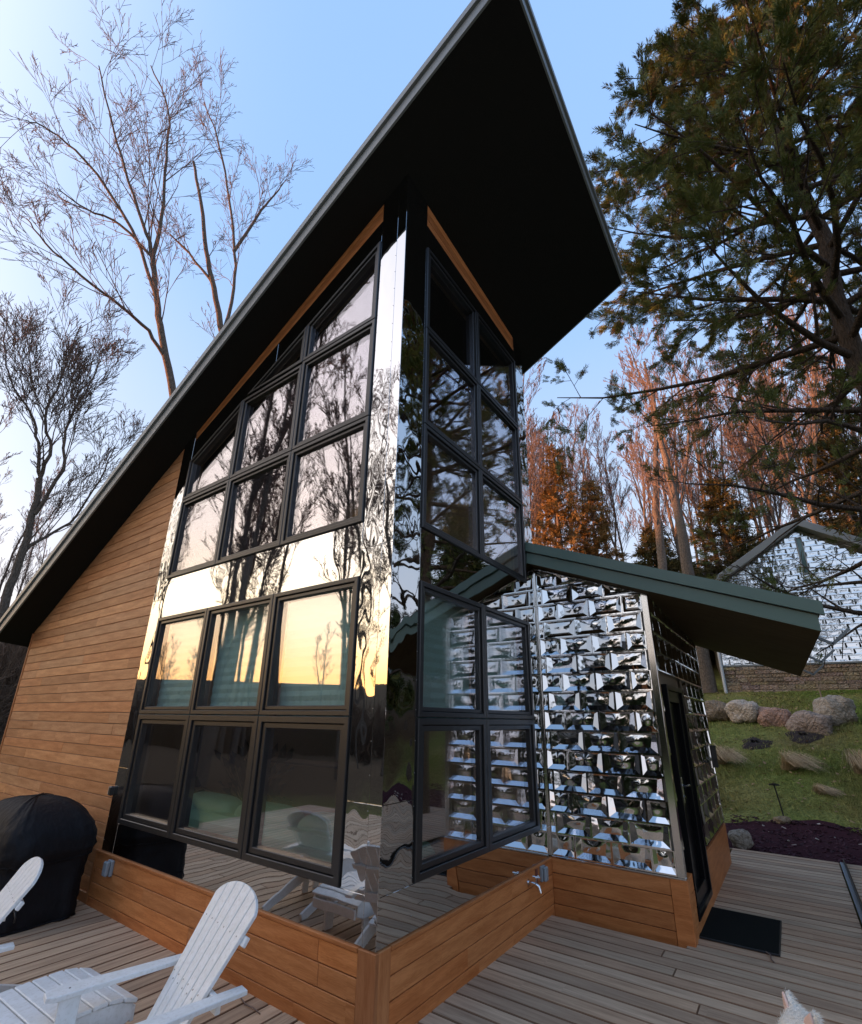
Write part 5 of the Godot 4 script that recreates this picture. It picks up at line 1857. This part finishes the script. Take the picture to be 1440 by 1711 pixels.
	tag(stuff("undergrowth", bush, M.leaf_tint, where, tints, self), "brown leafless brush covering the floor of the woods", "undergrowth")


# ------------------------------------------------------------------ slope, far house
func boulder(label: String, p: Vector3, size: Vector3, turn: float, c: Vector3, seed_: int) -> void:
	var f := noise(seed_, 0.9, 4)
	var mb := MB.new()
	var rings := []
	for a in 15:
		var row := []
		var th := -PI / 2 + PI * a / 14.0
		for s in 26:
			var ph := TAU * s / 26.0
			var q := Vector3(cos(th) * cos(ph), sin(th), cos(th) * sin(ph))
			var big := maxf(absf(q.x), maxf(absf(q.y), absf(q.z)))
			q = q.lerp(q / big * 0.8, 0.4)
			q *= 1.0 + 0.42 * f.get_noise_3dv(q * 0.8) + 0.10 * f.get_noise_3dv(q * 3.0)
			row.append(q * size * 0.5)
		rings.append(row)
	mb.tint = Color(c.x, c.y, c.z)
	mb.skin(rings)
	var o := part("boulder", mb.done(), M.rock, self, Transform3D(Basis(Vector3.UP, turn), p))
	o.name = numbered("boulder")
	tag(o, label, "boulder", "boulders set in a row across the lawn slope")


func dry_grass(label: String, p: Vector3, size: float, lean: Vector3, seed_: int) -> void:
	rg.seed = seed_
	var mb := MB.new()
	for k in 260:
		var a := rf(0, TAU)
		var b := Vector3(cos(a), 0, sin(a)) * rf(0, 0.12)
		var d := (Vector3(cos(a), 0, sin(a)) * rf(0.1, 0.55) + Vector3.UP * rf(0.6, 1.0) + lean * rf(0.5, 1.2)).normalized()
		var l := rf(0.35, 0.62) * size
		var m := b + d * l * 0.6
		var e := m + (d * 0.5 + Vector3(0, -0.7, 0) + lean * 0.5).normalized() * l * rf(0.35, 0.6)
		mb.tint = Color(0.62, 0.48, 0.3) * rf(0.6, 1.1)
		mb.tube(PackedVector3Array([b, m, e]), PackedFloat32Array([0.005, 0.004, 0.0015]), 3)
	var o := part("dry_grass_tuft", mb.done(), M.leaf_tint, self, Transform3D(Basis(), p))
	o.name = numbered("dry_grass_tuft")
	tag(o, label, "grass tuft", "dry ornamental grass tufts on the lawn")


func slope() -> void:
	var by := func(x: float, z: float, up: float) -> Vector3: return Vector3(x, ground_y(x, z) + up, z)
	boulder("low brown boulder at the annex end of the boulder row", by.call(0.55, -12.4, 0.2), Vector3(0.85, 0.6, 0.6), 0.2, Vector3(0.34, 0.26, 0.18), 1)
	boulder("pale cream boulder with a squarish block shape", by.call(1.22, -12.3, 0.2), Vector3(0.76, 0.64, 0.6), -0.2, Vector3(0.62, 0.53, 0.43), 2)
	boulder("long pinkish boulder between the pale block and the grey slab", by.call(1.82, -12.2, 0.1), Vector3(0.8, 0.6, 0.6), 0.15, Vector3(0.5, 0.32, 0.24), 3)
	boulder("flat grey brown slab boulder sunk in the slope", by.call(2.52, -12.0, 0.02), Vector3(0.92, 0.62, 0.7), -0.25, Vector3(0.4, 0.32, 0.26), 4)
	boulder("rounded grey boulder, tallest at the far end of the row", by.call(3.08, -12.4, 0.22), Vector3(0.84, 0.72, 0.7), 0.3, Vector3(0.46, 0.4, 0.32), 5)
	boulder("small pale stone beside the end of the annex base", Vector3(1.24, 0.06, -6.75), Vector3(0.3, 0.28, 0.26), 0.5, Vector3(0.4, 0.36, 0.3), 6)
	boulder("small flat tan stone at the edge of the mulch bed", by.call(1.75, -8.35, 0.06), Vector3(0.34, 0.16, 0.25), 0.5, Vector3(0.33, 0.25, 0.16), 7)
	dry_grass("tan dry grass tuft just past the corner of the annex wall", by.call(0.74, -10.3, 0.0), 1.15, Vector3(0.4, 0, 0.3), 31)
	dry_grass("tan dry grass tuft in the middle of the lawn below the boulders", by.call(1.95, -10.2, 0.0), 1.1, Vector3(0.6, 0, 0.4), 32)
	dry_grass("tan dry grass tuft beside the rightmost boulder of the row", by.call(3.1, -10.2, 0.0), 1.25, Vector3(0.25, 0, 0.2), 33)
	dry_grass("small flattened straw patch of dead grass low on the lawn", by.call(2.35, -9.4, -0.06), 0.55, Vector3(0.9, 0, 0.3), 34)
	# dark planting holes on the slope
	for q in [[1.42, -11.2, "dark mulched planting hole under the pinkish boulder"], [2.33, -11.55, "dark mulched planting hole under the grey slab boulder"], [2.95, -13.2, "dark mulch ring round the sapling by the far house"]]:
		var mb := MB.new()
		var rings := []
		for a in 5:
			var row := []
			for s in 20:
				var th := TAU * s / 20.0
				var r: float = a / 4.0 * (0.27 + 0.04 * sin(th * 3.0 + q[0]))
				var x: float = q[0] + cos(th) * r * 1.25
				var z: float = q[1] + sin(th) * r
				row.append(Vector3(x, ground_y(x, z) + 0.06 - 0.05 * pow(a / 4.0, 2.0) + 0.012 * sin(th * 5.0 + a), z))
			rings.append(row)
		mb.skin(rings, true, Vector3.UP)
		var o := part("planting_bed", mb.done(), M.dark_mulch, self)
		o.name = numbered("planting_bed")
		o.set_meta("kind", "structure")
	# path light on a stake
	var t := thing("path_light", "thin dark path light on a stake in the lawn behind the mulch bed", "path light", by.call(1.78, -8.55, 0.0))
	var mb := MB.new()
	mb.tube(PackedVector3Array([Vector3(0, -0.1, 0), Vector3(-0.03, 0.25, 0), Vector3(-0.06, 0.52, 0)]), PackedFloat32Array([0.012, 0.012, 0.011]), 7, true)
	part("stake", mb.done(), M.black_plastic, t)
	mb = MB.new()
	mb.tube(PackedVector3Array([Vector3(-0.06, 0.515, 0), Vector3(-0.06, 0.53, 0), Vector3(-0.06, 0.545, 0)]), PackedFloat32Array([0.085, 0.075, 0.02]), 16, true)
	part("cap", mb.done(), M.black_plastic, t)
	# sapling with a white guard
	t = thing("sapling", "thin young sapling in a pale trunk guard before the far house", "sapling", by.call(2.95, -13.2, 0.0))
	rg.seed = 44
	mb = MB.new()
	mb.tube(PackedVector3Array([Vector3(0, 0, 0), Vector3(-0.02, 0.2, 0), Vector3(-0.05, 0.42, 0.01)]), PackedFloat32Array([0.035, 0.03, 0.03]), 8, true)
	part("trunk_guard", mb.done(), M.white_plastic, t)
	mb = MB.new()
	sprout(mb, Vector3(-0.05, 0.4, 0.01), Vector3(-0.05, 1, 0), 1.0, 0.018, 1, {"wob": 0.12, "up": 0.1, "lift": 0.1, "ang": 0.6, "ratio": 0.5, "from": 0.15, "n": [0, 7, 4, 0], "deep": 3, "thin": 0.004}, [])
	part("crown", mb.done(), M.stake_wood, t)
	for s in [-1.0, 1.0]:
		mb = MB.new()
		mb.tube(PackedVector3Array([Vector3(0.12 * s, 0, 0.05), Vector3(0.13 * s, 0.33, 0.05)]), PackedFloat32Array([0.012, 0.01]), 6, true)
		part("support_stake", mb.done(), M.stake_wood, t)


func far_house() -> void:
	var o := Vector3(3.5, 0, -17.0)
	var t := thing("far_house", "small gabled house clad in mirror shingles on a stone base uphill", "house", o, 0.13)
	var hw := 2.87
	var gy := 8.02
	var k := 0.655
	var ev := gy - k * hw
	var shell := MB.new()
	shell.prism(FA, PackedVector2Array([Vector2(-hw, 2.0), Vector2(hw, 2.0), Vector2(hw, ev), Vector2(0, gy), Vector2(-hw, ev)]), -5.0, -0.036)
	part("wall", shell.done(), M.building_board, t)
	var far_set := []
	rg.seed = 3
	for j in 8:
		far_set.append(shingle_mesh(0.344, 0.19, func(_x: float) -> float: return 9.0, 0.16))
	var top := func(x: float) -> float: return gy - k * absf(x - hw) - 0.02
	shingles(Transform3D(Basis(), Vector3(-hw, 0, 0)), 2 * hw, 3.56, top, t, func(_a: float, _b: float, _y: float) -> bool: return false, far_set, 8, 0.16)
	flat("sill_band", FA, rect(-hw - 0.03, 3.50, hw + 0.03, 3.555), -0.03, 0.05, M.fascia, t, 0.004)
	# stone base
	rg.seed = 88
	var stone := Node3D.new()
	stone.name = "stone_base"
	t.add_child(stone)
	var y := 2.35
	while y < 3.49:
		var h := minf(rf(0.09, 0.17), 3.495 - y)
		if h < 0.03:
			break
		var x := -hw - 0.02
		while x < hw:
			var w := minf(rf(0.2, 0.6), hw + 0.02 - x)
			var c := MB.new()
			var q := rf(0.75, 1.2)
			c.tint = Color(0.42 * q, 0.335 * q * rf(0.92, 1.05), 0.24 * q * rf(0.85, 1.1))
			c.prism(FA, PackedVector2Array([Vector2(x + 0.006, y + 0.005), Vector2(x + w - 0.006, y + 0.005 + rf(-0.006, 0.006)), Vector2(x + w - 0.006, y + h - 0.005 + rf(-0.006, 0.006)), Vector2(x + 0.006, y + h - 0.005)]), -0.03, 0.03 + rf(-0.015, 0.02), 0.008)
			part("stone", c.done(), M.rock, stone)
			x += w
		y += h
	# slit window in the gable
	var mb := MB.new()
	mb.ring(FA, rect(-0.115, 6.42, 0.065, 7.7), 0.03, -0.03, 0.05, 0.004)
	var win := part("window", mb.done(), M.grey_plastic, t)
	flat("pane", FA, rect(-0.085, 6.45, 0.035, 7.67), 0.018, 0.026, M.slit_glass, win)
	# roof
	for s in [-1.0, 1.0]:
		var d := Vector2(1.0, -k).normalized()
		var pl := PackedVector2Array([Vector2(0.0, gy + 0.02), Vector2(3.45, gy + 0.02 - k * 3.45), Vector2(3.45, gy + 0.30 - k * 3.45), Vector2(0.0, gy + 0.30)])
		for i in pl.size():
			pl[i].x *= s
		flat("roof", FA, pl, -5.3, 0.32, M.fascia, t, 0.01)
	# downpipe at the corner
	mb = MB.new()
	mb.tube(PackedVector3Array([Vector3(-hw - 0.06, 1.9, 0.1), Vector3(-hw - 0.09, ev - 0.2, 0.1), Vector3(-hw - 0.3, ev + 0.0, 0.1)]), PackedFloat32Array([0.05, 0.05, 0.05]), 10, true)
	part("downpipe", mb.done(), M.pale_pipe, t)
	rg.seed = 5
	var tr := thing("shaggy_trunk", "thick shaggy barked tree trunk beside the corner of the far house", "tree", Vector3(0.1, ground_y(0.1, -16.6), -16.6))
	var oo := BARE.duplicate()
	oo.merge({"ang": 0.5, "lift": 0.2, "ratio": 0.46, "n": [9, 6, 5, 4], "deep": 3, "thin": 0.01}, true)
	bare_tree(tr, [[straight(13.0, Vector2(-0.03, -0.02), 0.15), 0.27, 0.05, 12, 0.5, 2.6]], 97, oo, M.bark, M.twig)


func _ready() -> void:
	camera_and_light()
	materials()
	var sb := mat("soffit_brown", 0.12, 0.17, 0.16, 0.7, 0.0, 0.3)
	sb.albedo_texture = M.siding[0].albedo_texture
	triplanar(sb, Vector3(0.5, 1.2, 1.2))
	mat("dark_mulch", 0.02, 0.012, 0.011, 0.95)  # dark mulch of the planting beds on the slope
	mat("slit_glass", 0.09, 0.15, 0.15, 0.08, 0.3)
	ground()
	deck()
	house_tower()
	house_annex()
	far_house()
	interior()
	small_fixtures()
	grill()
	adirondack("white wooden deck chair in front of the mirror base, its rounded back to the house", Vector3(-0.574, 0, 1.021), -0.178, 0.866)
	adirondack("white wooden deck chair beside the black covered grill", Vector3(-2.02, 0, 1.53), -0.178, 0.866)
	footstool("white slatted footstool standing behind the arm of the rounded chair", Vector3(-1.17, 0, 0.86), 0.03)
	footstool("white slatted footstool, only its end showing below the chair by the grill", Vector3(-2.06, 0, 1.36), 0.1)
	dog()
	slope()
	trees()
